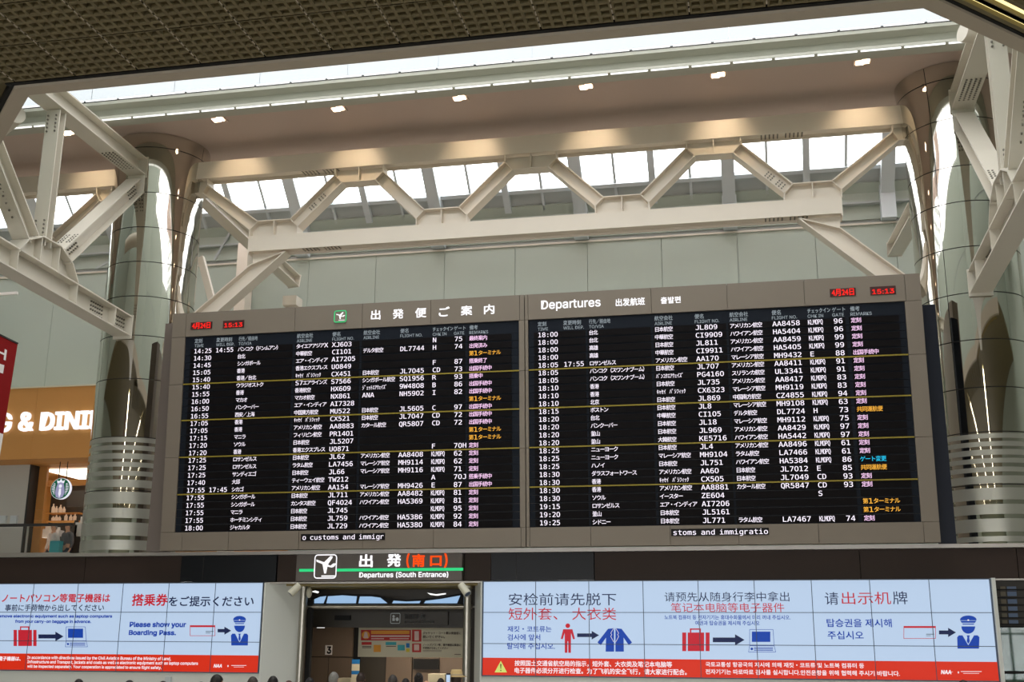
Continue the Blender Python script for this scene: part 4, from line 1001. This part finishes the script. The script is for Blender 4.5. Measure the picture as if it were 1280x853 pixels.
tag(MB().box(aY(418.5, 772, 23.96).x, aY(438, 772, 23.96).x, 23.95, 24.0, aY(428, 775.6, 23.96).z, aY(428, 769.6, 23.96).z).build('vent', M['dark']), 'small black vent in the dark header over the entrance', 'vent')
bs = thing('blue_notice', 'narrow blue and white notice strip left of the notice board', 'sign', aY(444.5, 835, 26))
for y0, y1, mt in ((824.7, 830.5, 'p_blue'), (830.5, 839, 'poster'), (839, 843.5, 'p_blue'), (843.5, 853, 'poster')):
    MB().box(aY(440, 835, 26).x, aY(449.4, 835, 26).x, 25.98, 26.0, aY(444, y1, 26).z, aY(444, y0, 26).z).build('panel', M[mt], bs)
ps = thing('passport_sign', 'unlit dark passport control sign with grey letters above the notice board', 'sign', aY(515, 774, 23.9))
MB().box(aY(484, 774, 23.95).x, aY(560, 774, 23.95).x, 23.93, 24.0, aY(515, 781.5, 23.95).z, aY(515, 765, 23.95).z).build('plate', M['entr_d'], ps)
m = MB(); rect_text(m, '出国手続', 506, 768, 532, 773.8, 23.925, .01); rect_text(m, 'Passport Control', 506, 775.6, 542.7, 780, 23.925, .01)
a, b = aY(487.8, 780, 23.925), aY(500.5, 766.8, 23.925); rring(m, a.x, b.x, a.z, b.z, .03, .012, lambda z: 23.925)
ell_px(m, 492, 771, 1.5, 1.8, 23.925, 10); ell_px(m, 496.5, 774.5, 2, 2.4, 23.925, 10); rect_px(m, 490.5, 773, 493.5, 776.5, 23.925); m.build('lettering', M['rafter'], ps)
# notice board
QY = 25.0; nb = thing('notice_board', 'cream notice board with red header and coat and laptop notices hanging in the entrance', 'notice board', aY(513, 822, QY))
MB().box(aY(447.8, 803, QY).x, aY(583, 803, QY).x, QY, QY+.06, aY(513, 822, QY).z, aY(513, 784.8, QY).z).build('board', M['poster'], nb)
def pr(name, mt, rects, Yq): 
    m = MB()
    for r in rects: rect_px(m, *r, Yq)
    m.build(name, M[mt], nb)
pr('red_print', 'p_red', [(451.2, 787.8, 513.8, 801), (515, 787.5, 526.8, 802.5), (515.2, 804.8, 526.4, 815.8), (452, 803, 464.5, 806.5)], QY-.004)
pr('orange_print', 'p_or', [(463.8, 788.8, 511.8, 793), (467, 806.5, 476, 815.5)], QY-.007)
pr('pink_print', 'p_pink', [(463.8, 794.6, 512, 796.6), (464, 798.2, 480, 799.4), (487, 798.2, 511, 799.4), (518, 789.5, 523.6, 801), (517.5, 806, 524, 813.5)], QY-.008)
pr('teal_print', 'p_teal', [(482, 803, 495.4, 806.8), (497, 806.5, 506, 813.5)], QY-.004)
pr('blue_print', 'p_blue', [(507.6, 804.5, 512, 810)], QY-.004); pr('yellow_print', 'p_yel', [(507.6, 811, 512, 815.5)], QY-.004)
m = MB()
rect_text(m, 'ジャケット・コート類は検査前に', 528.5, 790, 576.5, 793.6, QY-.006, .02); rect_text(m, '脱いでください。', 528.5, 794.6, 556, 798.4, QY-.006, .02); rect_text(m, 'ノートパソコン等、電子機器は事前に', 528.5, 805, 576, 808.2, QY-.006, .02); rect_text(m, '手荷物から出してください', 528.5, 809, 560, 812, QY-.006, .02)
for yy in (799.6, 801.2, 813, 814.6): rect_px(m, 528.5, yy, 552, yy+.5, QY-.006)
for yy in (808, 809.6): rect_px(m, 452.6, yy, 464.2, yy+.9, QY-.006)
rect_px(m, 482.5, 808, 495, 808.9, QY-.006); rect_px(m, 568, 818, 576, 818.8, QY-.006)
m.build('lettering', M['p_dk'], nb)
m = MB(); ell_px(m, 457.3, 794.3, 5, 5, QY-.009, 20); em_ = m.build('round_symbol', M['p_or'], nb); m = MB(); poly_px(m, [(455.8, 790.5), (458.8, 790.5), (460.4, 798), (454.2, 798)], QY-.011); m.build('bottle_symbol', M['p_pink'], em_)
# counter in the entrance
a, b = aY(541, 846, 26), aY(562, 846, 26); tag(MB().box(a.x, b.x, 25.6, 26, -.22, aY(550, 842.5, 26).z).build('lectern_box', M['poster']), 'beige box stand at the back of the entrance', 'stand')
a, b = aY(424, 850, 26.2), aY(440, 850, 26.2); tag(MB().box(a.x, b.x, 26.1, 26.5, -.22, aY(432, 848, 26.2).z).build('cabinet', M['poster']), 'low cream cabinet in front of the number 3 doors', 'cabinet')

# ================================================================== RIGHT-HAND SHOP FRONT under the fascia
rs = thing('slat_screen', 'dark slatted screen with pale cards behind, right of the screen wall', 'screen', (4.6, 22.5, 2.0))
zt, zb = 3.06, aY(1260, 783, 22.6).z
MB().box(4.16, 9, 22.44, 22.47, zb, 3.08).build('backing', M['entr_d'], rs)
for i, yy in enumerate((738, 748, 757, 765, 773, 781)):
    z = aY(1260, yy, 22.5).z; MB().box(4.16, 9, 22.34, 22.38, z-.012, z+.012).build('slat', M['dark'], rs)
for (x0, x1, mt) in ((1250.5, 1256.5, 'poster'), (1259, 1270, 'transom')):
    for yy in (733.5, 740, 749.5, 758.5, 767, 775.5):
        a, b = aY(x0+(yy-733)*.06, yy+5.5, 22.41), aY(x1+(yy-733)*.06, yy, 22.41); MB().box(a.x, b.x, 22.405, 22.415, a.z, b.z).build('card', M['cardw'] if mt == 'poster' else M['cardb'], rs)
z2, z3 = aY(1260, 785, 22.5).z, aY(1270, 840.5, 22.5).z
gp = thing('glass_partition', 'grey-green glass partition at the lower right corner', 'partition', (5, 22.5, -.22))
MB().box(4.16, 9, 22.38, 22.4, z3+.02, z2).build('upper_glass', M['shopglass'], gp); MB().box(4.16, 9, 22.38, 22.4, -.22, z3-.03).build('lower_glass', M['shopglass'], gp)
MB().box(4.16, 9, 22.35, 22.42, z3-.03, z3+.02).build('rail', M['dark'], gp); MB().box(4.16, 9, 22.35, 22.42, z2, z2+.03).build('rail', M['dark'], gp)
MB().box(4.16, 9, 22.44, 22.47, -.22, z2).build('back_panel', M['shopback'], gp)

# ================================================================== UPPER LEVEL SHOPS AT LEFT
of = thing('shop_fascia', 'orange shop fascia with white lettering ending in DINING at left', 'sign', (-19, 29.5, 6.9))
zlo, zhi = aY(40, 574, 29).z, aY(40, 485.5, 29).z
xj = [-26, -22.3, -19.85, -17.4, -14.9, -12.4]
for a, b in zip(xj[:-1], xj[1:]): MB().box(a+.004, b-.004, 29.0, 29.88, zlo, zhi).build('panel', M['orange_wall'], of)
MB().box(-26, -12.4, 28.98, 29.88, zhi, zhi+.04).build('cap', M['poster'], of)
m = MB()
rect_text(m, 'G', -5, 516, 13, 540, 28.9, .02, depth=.09); rect_text(m, '&', 23, 515, 41, 539, 28.9, .02, depth=.09); rect_text(m, 'DINING', 50, 513.4, 150, 536.6, 28.9, .03, depth=.09)
m.build('lettering', M['letter'], of)
pz = zlo
shp = sroot('wall_shop', (-19, 30, 3.7))
xA, xB_, xC = aY(35, 630, 30).x, aY(57, 630, 30.4).x, -12.4
MB().box(-26, xA, 29.9, 30.1, 3.69, pz).build('panel', M['shopwall'], shp)
for z0, z1 in ((3.69, 5.3), (5.32, 5.6), (5.62, pz)): MB().box(xA+.03, xB_, 30.3, 30.4, z0, z1).build('wood_panel', M['wood'], shp)
MB().box(xA, xA+.05, 29.9, 30.3, 3.69, pz).build('corner_trim', M['seam'], shp)
MB().box(-17.0, -12.4, 29.9, 30.1, 3.69, pz).build('panel', M['orange_wall'], shp)
MB().box(-21.7, -16.9, 33.0, 33.1, 3.69, pz).build('back_panel', M['entr_d'], shp)
MB().box(-26, -12.4, 29.86, 30.45, pz-.01, pz+.04).build('soffit_board', M['wood'], shp); MB().box(-21.8, -16.9, 30.4, 33.1, pz-.02, pz+.05).build('shop_ceiling', M['wood'], shp); MB().box(-17.0, -16.9, 30.1, 33.1, 3.69, pz).build('side_panel', M['wood'], shp); MB().box(-21.8, -21.7, 30.4, 33.1, 3.69, pz).build('side_panel', M['wood'], shp)
a = aY(62, 600, 31.0); tag(MB().box(a.x, -17.1, 30.7, 32.6, pz-.08, pz-.03).build('ceiling_light', M['warm_panel']), 'bright warm ceiling light inside the coffee shop', 'light')
a = aY(60, 604, 30.9); tag(MB().box(-20.6, -17.0, 30.9, 31.0, a.z-.09, a.z+.08).build('wood_beam', M['wood']), 'orange wooden beam across the coffee shop ceiling', 'beam')
z0, z1 = aY(80, 634, 32).z, aY(80, 614, 32).z; tag(MB().box(-20.5, -17.0, 32.0, 32.05, z0, z1).build('menu_header', M['entr_d']), 'dark header panel above the coffee shop shelves', 'panel')
def shelf(py, label, bots, first):
    z = aY(80, py, 32.4).z; xa, xb = aY(62, py, 32.4).x, aY(103, py, 32.4).x
    tag(MB().box(xa, xb, 32.2, 32.6, z-.03, z).build('shelf', M['wood']), label, 'shelf')
    for i, (px, h) in enumerate(bots):
        X = aY(px, py, 32.4).x; o = MB().lathe([(.001, 0), (.05, 0), (.05, h*.65), (.02, h*.8), (.02, h), (.001, h)], n=10).build('bottle', M['bottle']); o.location = (X, 32.4, z)
        tag(o, first[i], 'bottle', 'bottles on the coffee shop shelves')
ordn = ['leftmost', 'second from left', 'third from left', 'fourth from left', 'fifth from left', 'rightmost']
shelf(642, 'upper lit wooden shelf in the coffee shop', [(66, .3), (70, .22), (75, .26), (79.5, .2)], ['%s amber bottle on the upper coffee shop shelf' % k for k in ('leftmost tall', 'second', 'third', 'rightmost')])
shelf(652, 'lower lit wooden shelf in the coffee shop', [(66, .16), (70, .2), (74, .16), (82, .24), (88, .2), (93, .22)], ['%s amber bottle on the lower coffee shop shelf' % k for k in ordn])
z = aY(80, 672, 31.2).z; tag(MB().box(-20.0, -17.0, 31.0, 31.6, 3.69, z).build('counter', M['entr_d']), 'dark coffee shop counter', 'counter')
for px, w, h, mt, L in ((58, .3, .35, 'steel', 'pale coffee machine at the left of the counter'), (71, .22, .3, 'print_white', 'white coffee cups stack on the counter'), (93, .25, .5, 'entr_d', 'dark coffee grinder on the counter'), (101, .3, .6, 'white_panel', 'tall white machine at the right of the counter')):
    X = aY(px, 668, 31.2).x; m = MB(); m.box(X-w/2, X+w/2, 31.1, 31.4, z, z+h*.7); m.tube((X, 31.25, z+h*.7), (X, 31.25, z+h), w*.3, w*.25, n=10)
    tag(m.build('coffee_machine' if 'machine' in L else ('cup_stack' if 'cups' in L else 'coffee_grinder'), M[mt]), L, 'machine' if 'cups' not in L else 'cups')
# hanging round emblem sign
c = aY(76.5, 611.3, 29.6); R0 = .30; es = thing('round_sign', 'round green and white hanging coffee shop sign', 'sign', c)
MB().tube((c.x, 29.56, c.z), (c.x, 29.66, c.z), R0, n=40).build('disc', M['sbw'], es)
def disc(m, cx, cz, r, Y, r0=0, n=36, sx=1, a0=0, a1=360):
    vs, fs = [], []
    for i in range(n+1):
        a = math.radians(a0+(a1-a0)*i/n); vs += [(cx+r*sx*math.cos(a), Y, cz+r*math.sin(a)), (cx+r0*sx*math.cos(a), Y, cz+r0*math.sin(a))]
    for i in range(n): fs.append((2*i, 2*i+2, 2*i+3, 2*i+1))
    m.add(vs, fs)
m = MB(); disc(m, c.x, c.z, R0*.97, 29.555, 0.0); m.build('green_field', M['sbg'], es)
m = MB()
for a in range(-60, 241, 1):   # side scales: white radial ticks left and right
    pass
for s in (-1, 1):
    for k in range(8):
        z = c.z-R0*.62+k*R0*.145; w0 = .55+.1*math.sin(k); m.add([(c.x+s*R0*.56, 29.55, z), (c.x+s*R0*.88*math.cos((k-4)*.2), 29.55, z+.02), (c.x+s*R0*.86*math.cos((k-4)*.2), 29.55, z+.035), (c.x+s*R0*.55, 29.55, z+.022)], [(0, 1, 2, 3) if s > 0 else (3, 2, 1, 0)])
q = [(-.34, .5), (-.42, .8), (-.16, .7), (0, .95), (.16, .7), (.42, .8), (.34, .5)]
m.add([(c.x+a*R0, 29.55, c.z+b*R0) for a, b in q[::-1]], [tuple(range(7))])
m.build('white_shapes', M['sbw'], es)
m = MB(); q = [(-.3, .5), (-.42, .1), (-.5, -.4), (-.36, -.8), (0, -.93), (.36, -.8), (.5, -.4), (.42, .1), (.3, .5), (0, .6)]
m.add([(c.x+a*R0, 29.548, c.z+b*R0) for a, b in q], [tuple(range(10))]); m.build('lilac_shape', M['sbl'], es)
m = MB(); disc(m, c.x, c.z+R0*.22, R0*.17, 29.545, 0, 20); q = [(-.1, .0), (-.14, -.5), (0, -.88), (.14, -.5), (.1, .0)]
m.add([(c.x+a*R0, 29.545, c.z+b*R0) for a, b in q], [tuple(range(5))]); m.build('white_centre', M['sbw'], es)
for s in (-.12, .12): MB().tube((c.x+s, 29.61, c.z+R0*.9), (c.x+s, 29.61, pz), .012, n=8).build('hanger', M['dark'], es)
# balcony railing
rg = thing('railing', 'glass balcony railing with dark handrail at far left of the upper level', 'railing', (-19, 22.9, 3.7))
RY = 22.95; zr = aY(50, 656.5, RY).z; xr_ = -14.5
MB().box(XA, xr_, RY-.03, RY+.03, zr-.03, zr+.03).build('handrail', M['seam'], rg)
for px in (-60, 34, 120):
    X = aY(px, 670, RY).x; MB().box(X-.015, X+.015, RY-.02, RY+.02, 3.7, zr).build('post', M['rail'], rg)
MB().box(XA, xr_, RY-.005, RY+.005, 3.78, zr-.05).build('glass_panel', M['clear'], rg); MB().box(XA, xr_, RY-.02, RY+.02, 3.74, 3.78).build('bottom_rail', M['rail'], rg)
for px in (3.5, 17):
    a = aY(px, 651, 29.85); tag(MB().box(a.x-.1, a.x+.1, 29.82, 29.9, a.z-.08, a.z+.14).build('wall_notice', M['rafter']), 'small grey notice on the shop pillar, %s of two' % ('left' if px < 10 else 'right'), 'notice')
# red hanging banner
bn = thing('hanging_banner', 'red hanging banner with white letter at the left edge', 'banner', aY(10, 480, 18))
tr0 = aY(22, 431, 19.0); br0 = aY(4.2, 543, 19.0); tl0 = aY(-60, 391, 17.4); bl0 = tl0+(br0-tr0)
def bp(u, v): return tl0.lerp(tr0, u).lerp(bl0.lerp(br0, u), v)
nrm = (tr0-tl0).cross(bl0-tl0).normalized(); nrm = nrm if nrm.y < 0 else -nrm
def bq(m, u0, v0, u1, v1, off, th=.01):
    P = [bp(u0, v0), bp(u1, v0), bp(u1, v1), bp(u0, v1)]; vs = [p+nrm*off for p in P]+[p+nrm*(off-th) for p in P]
    m.add(vs, [(0, 3, 2, 1), (4, 5, 6, 7), (0, 1, 5, 4), (1, 2, 6, 5), (2, 3, 7, 6), (3, 0, 4, 7)])
m = MB(); bq(m, 0, 0, 1, 1, 0); m.build('cloth', M['banner'], bn)
m = MB(); bq(m, 0, 1, 1, 1.55, 0); m.build('white_lower_cloth', M['print_white'], bn)
m = MB()
def bpx(m, pts, off=.012):
    out = []
    for x, y in pts:
        v = ray(x, y); q0 = tl0-Vector((0, 0, H0)); k = q0.dot(nrm)/v.dot(nrm); w_ = v*k; out.append(Vector((w_.x, w_.y, w_.z+H0))+nrm*off)
    n_ = (out[1]-out[0]).cross(out[2]-out[0])
    m.add(out, [tuple(range(len(out)))] if n_.dot(nrm) > 0 else [tuple(reversed(range(len(out))))])
bpx(m, [(5.4, 436.5), (8.2, 438), (6.4, 451), (3.8, 450)]); bpx(m, [(-4, 432), (-1.4, 433.2), (-3.2, 446.4), (-5.8, 445.2)]); bpx(m, [(-2, 438.6), (5.2, 442), (4.9, 444.4), (-2.3, 441)])
bpx(m, [(-9, 452.5), (4.8, 456.8), (3.2, 467.2), (-10.6, 463)])
m.build('lettering', M['print_white'], bn)
MB().bar(tl0+Vector((0, 0, .02)), tr0+Vector((0, 0, .02)), .03, .03).build('rod', M['seam'], bn)
MB().bar(tl0, tl0+Vector((0, 0, 4.0)), .01, .01).build('cord', M['seam'], bn)
MB().bar(bp(.5, 0), bp(.5, 0)+Vector((0, 0, 4.0)), .01, .01).build('cord', M['seam'], bn)

# ================================================================== PEOPLE
SK = [mat('skin_a', (206, 160, 130), .6), mat('skin_b', (190, 140, 112), .6)]
CL = {k: mat('cloth_'+k, c, .85, noise=.08, nscale=8) for k, c in dict(black=(28, 28, 32), navy=(34, 42, 66), grey=(96, 98, 102), beige=(176, 158, 130), maroon=(96, 40, 44), white=(210, 210, 206), blue=(64, 88, 128)).items()}
HR = {k: mat('hair_'+k, c, .55, noise=.25, nscale=30, bump=.4) for k, c in dict(black=(20, 17, 17), brown=(48, 34, 28), grey=(128, 126, 122), red=(88, 50, 40), thin=(60, 54, 50)).items()}
def skinned(name, joints, edges, sub=2):
    me = bpy.data.meshes.new(name); me.from_pydata([j[0] for j in joints], edges, [])
    o = bpy.data.objects.new(name, me); C.objects.link(o)
    md = o.modifiers.new('s', 'SKIN'); sd = o.modifiers.new('u', 'SUBSURF'); sd.levels = sub; sd.render_levels = sub; md.use_smooth_shade = True
    for i, j in enumerate(joints):
        me.skin_vertices[0].data[i].radius = (j[1], j[2] if len(j) > 2 else j[1]); me.skin_vertices[0].data[i].use_root = (i == 0)
    dg = bpy.context.evaluated_depsgraph_get(); dg.update()
    out = bpy.data.meshes.new_from_object(o.evaluated_get(dg)); out.name = name
    bpy.data.objects.remove(o); return out
def chainz(pts):   # list of (pos, r) -> joints, edges
    return pts, [(i, i+1) for i in range(len(pts)-1)]
def body_meshes():
    # facing +Y, 1.68 m tall, one hand raised is added separately
    J_ = [((0, 0, .93), .125, .10), ((0, .01, 1.08), .12, .095), ((0, .0, 1.24), .145, .105), ((0, -.005, 1.37), .11, .08), ((0, .0, 1.43), .055, .055), ((0, .012, 1.50), .052, .055), ((0, .02, 1.56), .075, .09), ((0, .015, 1.62), .07, .085)]
    E_ = [(i, i+1) for i in range(7)]
    for s in (-1, 1):
        n = len(J_); J_ += [((s*.10, 0, .86), .085), ((s*.10, .01, .48), .055), ((s*.10, -.01, .10), .04), ((s*.105, .04, .04), .035), ((s*.11, .15, .03), .03)]
        E_ += [(0, n), (n, n+1), (n+1, n+2), (n+2, n+3), (n+3, n+4)]
        n = len(J_); J_ += [((s*.175, 0, 1.36), .055), ((s*.235, -.02, 1.09), .04), ((s*.245, .06, .85), .028), ((s*.242, .09, .79), .034, .02)]
        E_ += [(3, n), (n, n+1), (n+1, n+2), (n+2, n+3)]
        h = n+3
        for k in range(4):
            y = .075+k*.018; n = len(J_); J_ += [((s*.238, y+.01, .745), .009), ((s*.228, y+.014, .70-.008*(1.5-abs(k-1.5))), .007)]; E_ += [(h, n), (n, n+1)]
        n = len(J_); J_ += [((s*.225, .125, .775), .010), ((s*.215, .135, .745), .008)]; E_ += [(h, n), (n, n+1)]
    body = skinned('body', J_, E_, 1)
    T_ = [((0, 0, .90), .15, .115), ((0, .0, 1.08), .145, .115), ((0, .0, 1.25), .165, .125), ((0, 0, 1.38), .12, .09), ((0, 0, 1.42), .07, .065)]
    TE = [(0, 1), (1, 2), (2, 3), (3, 4)]
    for s in (-1, 1):
        n = len(T_); T_ += [((s*.18, 0, 1.36), .07), ((s*.24, -.02, 1.09), .055), ((s*.248, .05, .88), .042)]; TE += [(3, n), (n, n+1), (n+1, n+2)]
    top = skinned('jacket', T_, TE, 1)
    P_ = [((0, 0, .92), .145, .115)]; PE = []
    for s in (-1, 1):
        n = len(P_); P_ += [((s*.10, 0, .82), .10), ((s*.10, .01, .46), .075), ((s*.10, -.01, .08), .06)]; PE += [(0, n), (n, n+1), (n+1, n+2)]
    trs = skinned('trousers', P_, PE, 1)
    def raw(mb, name):
        me = bpy.data.meshes.new(name); me.from_pydata([tuple(v) for v in mb.v], [], mb.f); me.polygons.foreach_set('use_smooth', [True]*len(mb.f)); me.update(); return me
    m = MB(); m.ball((0, .012, 1.565), .074, .092, .115, 16, 12); m.ball((0, .108, 1.555), .011, .018, .02, 8, 6)
    for s in (-1, 1): m.ball((s*.076, .01, 1.56), .012, .02, .03, 8, 6)
    m.ball((0, .098, 1.515), .022, .008, .006, 8, 6)
    head = raw(m, 'head')
    m = MB()
    for s in (-1, 1): m.ball((s*.028, .094, 1.578), .012, .008, .007, 8, 6)
    eyes = raw(m, 'eyes')
    m = MB(); r2 = random.Random(3); rows = []
    for j in range(9):
        a = math.pi*.5*(1-j/8.0*1.28); 
        for i in range(20):
            t = 2*math.pi*i/20; front = max(0, math.sin(t)); dz = 0
            z = math.sin(a); rr = math.cos(a)
            if z < .25 and front > .1: z = .25+.02*front; rr = math.cos(math.asin(min(1, z)))
            k = 1+r2.uniform(-.02, .03)
            m.v.append((rr*.085*k*math.cos(t), .006+rr*.102*k*math.sin(t), 1.575+z*.121*k))
    for j in range(8):
        for i in range(20): m.f.append((j*20+i, (j+1)*20+i, (j+1)*20+(i+1) % 20, j*20+(i+1) % 20))
    hair = raw(m, 'hair')
    m = MB(); m.lathe([(.09, 1.60), (.10, 1.61), (.155, 1.605), (.16, 1.612), (.10, 1.625), (.088, 1.68), (.075, 1.715), (.001, 1.705)], 0, .01, n=20); hat = raw(m, 'straw_hat')
    m = MB(); m.lathe([(.1015, 1.622), (.0955, 1.65), (.0935, 1.65), (.0995, 1.622)], 0, .01, n=20); ribbon = raw(m, 'ribbon')
    m = MB(); m.ball((0, -.10, 1.64), .045, .045, .04, 10, 8); bun = raw(m, 'hair_bun')
    return dict(body=body, jacket=top, trousers=trs, head=head, eyes=eyes, hair=hair, hat=hat, ribbon=ribbon, bun=bun)
BM = body_meshes()
straw = mat('straw', (206, 180, 128), .8, noise=.15, nscale=60)
def part(me, name, m, parent):
    o = bpy.data.objects.new(name, me); C.objects.link(o); o.parent = parent
    if not me.materials: me.materials.append(m)
    o.material_slots[0].link = 'OBJECT'; o.material_slots[0].material = m
    return o
def person(px, py, Y, label, hair='black', top='black', legs='navy', skin=0, rz=0.0, extra=(), bald=False):
    """px,py = top of the head in the photograph; the height follows from the distance"""
    v = aY(px, py, Y); h = v.z+.22; s = h/1.70
    t = thing('person', label, 'person', (v.x, Y, -.22), rz=rz); t.scale = (s, s, s)
    b = part(BM['body'], 'body', SK[skin], t); part(BM['head'], 'head', SK[skin], t); part(BM['eyes'], 'eyes', M['dark'], t)
    part(BM['jacket'], 'jacket', CL[top], t); part(BM['trousers'], 'trousers', CL[legs], t)
    if not bald: part(BM['hair'], 'hair', HR[hair], t)
    if 'bun' in extra: part(BM['bun'], 'hair_bun', HR[hair], t)
    if 'hat' in extra: part(BM['hat'], 'straw_hat', straw, t); part(BM['ribbon'], 'ribbon', CL['beige'], t)
    return t
P = [
 (98.6, 848.8, 16.8, 'person with black hair below the left screens, leftmost of the queue', 'black', 'navy', 'black', 0, .1, ()),
 (161.8, 850.3, 17.2, 'person with black hair below the left screens, second head from the left', 'black', 'grey', 'navy', 0, -.2, ()),
 (204, 851.4, 17.6, 'person whose dark hair just shows beside the small grey wall box', 'brown', 'blue', 'navy', 1, .2, ()),
 (271, 843.0, 16.2, 'person with full black hair below the end of the left screens', 'black', 'white', 'grey', 0, -.5, ()),
 (251.5, 852.2, 18.9, 'nearly hidden person left of the tall black-haired one', 'grey', 'beige', 'navy', 0, 0, ()),
 (316, 845.8, 16.8, 'person with thinning dark hair below the right edge of the left screens', 'thin', 'black', 'grey', 0, .1, ()),
 (341.3, 845.0, 17.4, 'person with dark hair in front of the white housing left of the entrance', 'black', 'maroon', 'black', 1, 0, ()),
 (361, 850.8, 18.4, 'person with reddish brown hair beside the left entrance post', 'red', 'blue', 'navy', 0, 0, ()),
 (387.5, 846.8, 20.0, 'person with black hair just inside the left entrance post', 'black', 'black', 'black', 0, .2, ()),
 (417.3, 840.0, 19.4, 'person with short grey hair under the number 3 sign', 'grey', 'beige', 'navy', 0, -.2, ()),
 (451, 840.8, 21.0, 'person with dark brown hair and dark jacket below the notice board', 'brown', 'black', 'navy', 1, .1, ()),
 (491, 843.4, 19.6, 'person with grey-streaked dark hair in the middle of the entrance', 'thin', 'black', 'black', 0, .1, ()),
 (507, 848.0, 20.4, 'person with low dark hair right of the grey-streaked head', 'black', 'grey', 'navy', 0, 0, ()),
 (523.5, 841.0, 20.0, 'person with black hair tied in a bun', 'black', 'white', 'navy', 0, .3, ('bun',)),
 (551, 847.8, 22.2, 'person with black hair beside the lit phone', 'black', 'navy', 'navy', 0, 0, ()),
 (570.5, 838.6, 18.2, 'person wearing a straw hat by the right entrance post', 'brown', 'beige', 'grey', 0, 0, ('hat',)),
 (1204, 850.0, 17.6, 'person with black hair below the right end of the screen wall', 'black', 'black', 'navy', 0, 0, ()),
]
for a in P: person(*a[:3], a[3], *a[4:9], extra=a[9])
person(533, 850.0, 19.2, 'bald person in the entrance between the bun and the phone', 'black', 'grey', 'navy', 0, 0, bald=True)
# phone held up beside the straw hat
q = aY(560.5, 847, 18.0); ph = thing('phone', 'phone with a glowing pale screen held up beside the straw hat', 'phone', q)
MB().box(q.x-.035, q.x+.035, 17.99, 18.0, q.z-.09, q.z+.06).build('case', M['fascia_blk'], ph)
MB().box(q.x-.03, q.x+.03, 17.985, 17.99, q.z-.08, q.z+.035).build('screen', M['screen'], ph)
# barista and customer in the coffee shop
def upper(px, py, Y, label, hair, top):
    v = aY(px, py, Y); h = v.z-3.69; s = h/1.70
    t = thing('person', label, 'person', (v.x, Y, 3.69), rz=math.pi*.9); t.scale = (s, s, s)
    part(BM['body'], 'body', SK[0], t); part(BM['head'], 'head', SK[0], t); part(BM['eyes'], 'eyes', M['dark'], t); part(BM['jacket'], 'jacket', CL[top], t); part(BM['trousers'], 'trousers', CL['navy'], t); part(BM['hair'], 'hair', HR[hair], t)
upper(68.5, 655, 30.7, 'customer with grey hair and a pale jacket at the coffee counter', 'grey', 'white')
upper(86, 654, 30.6, 'customer in a dark jacket at the right of the coffee counter', 'brown', 'grey')
q = aY(70.5, 682, 30.3); tag(MB().box(q.x-.15, q.x+.15, 30.2, 30.4, 3.69, q.z+.12).build('teal_bin', M['p_teal']), 'small teal bin in front of the coffee counter', 'bin')
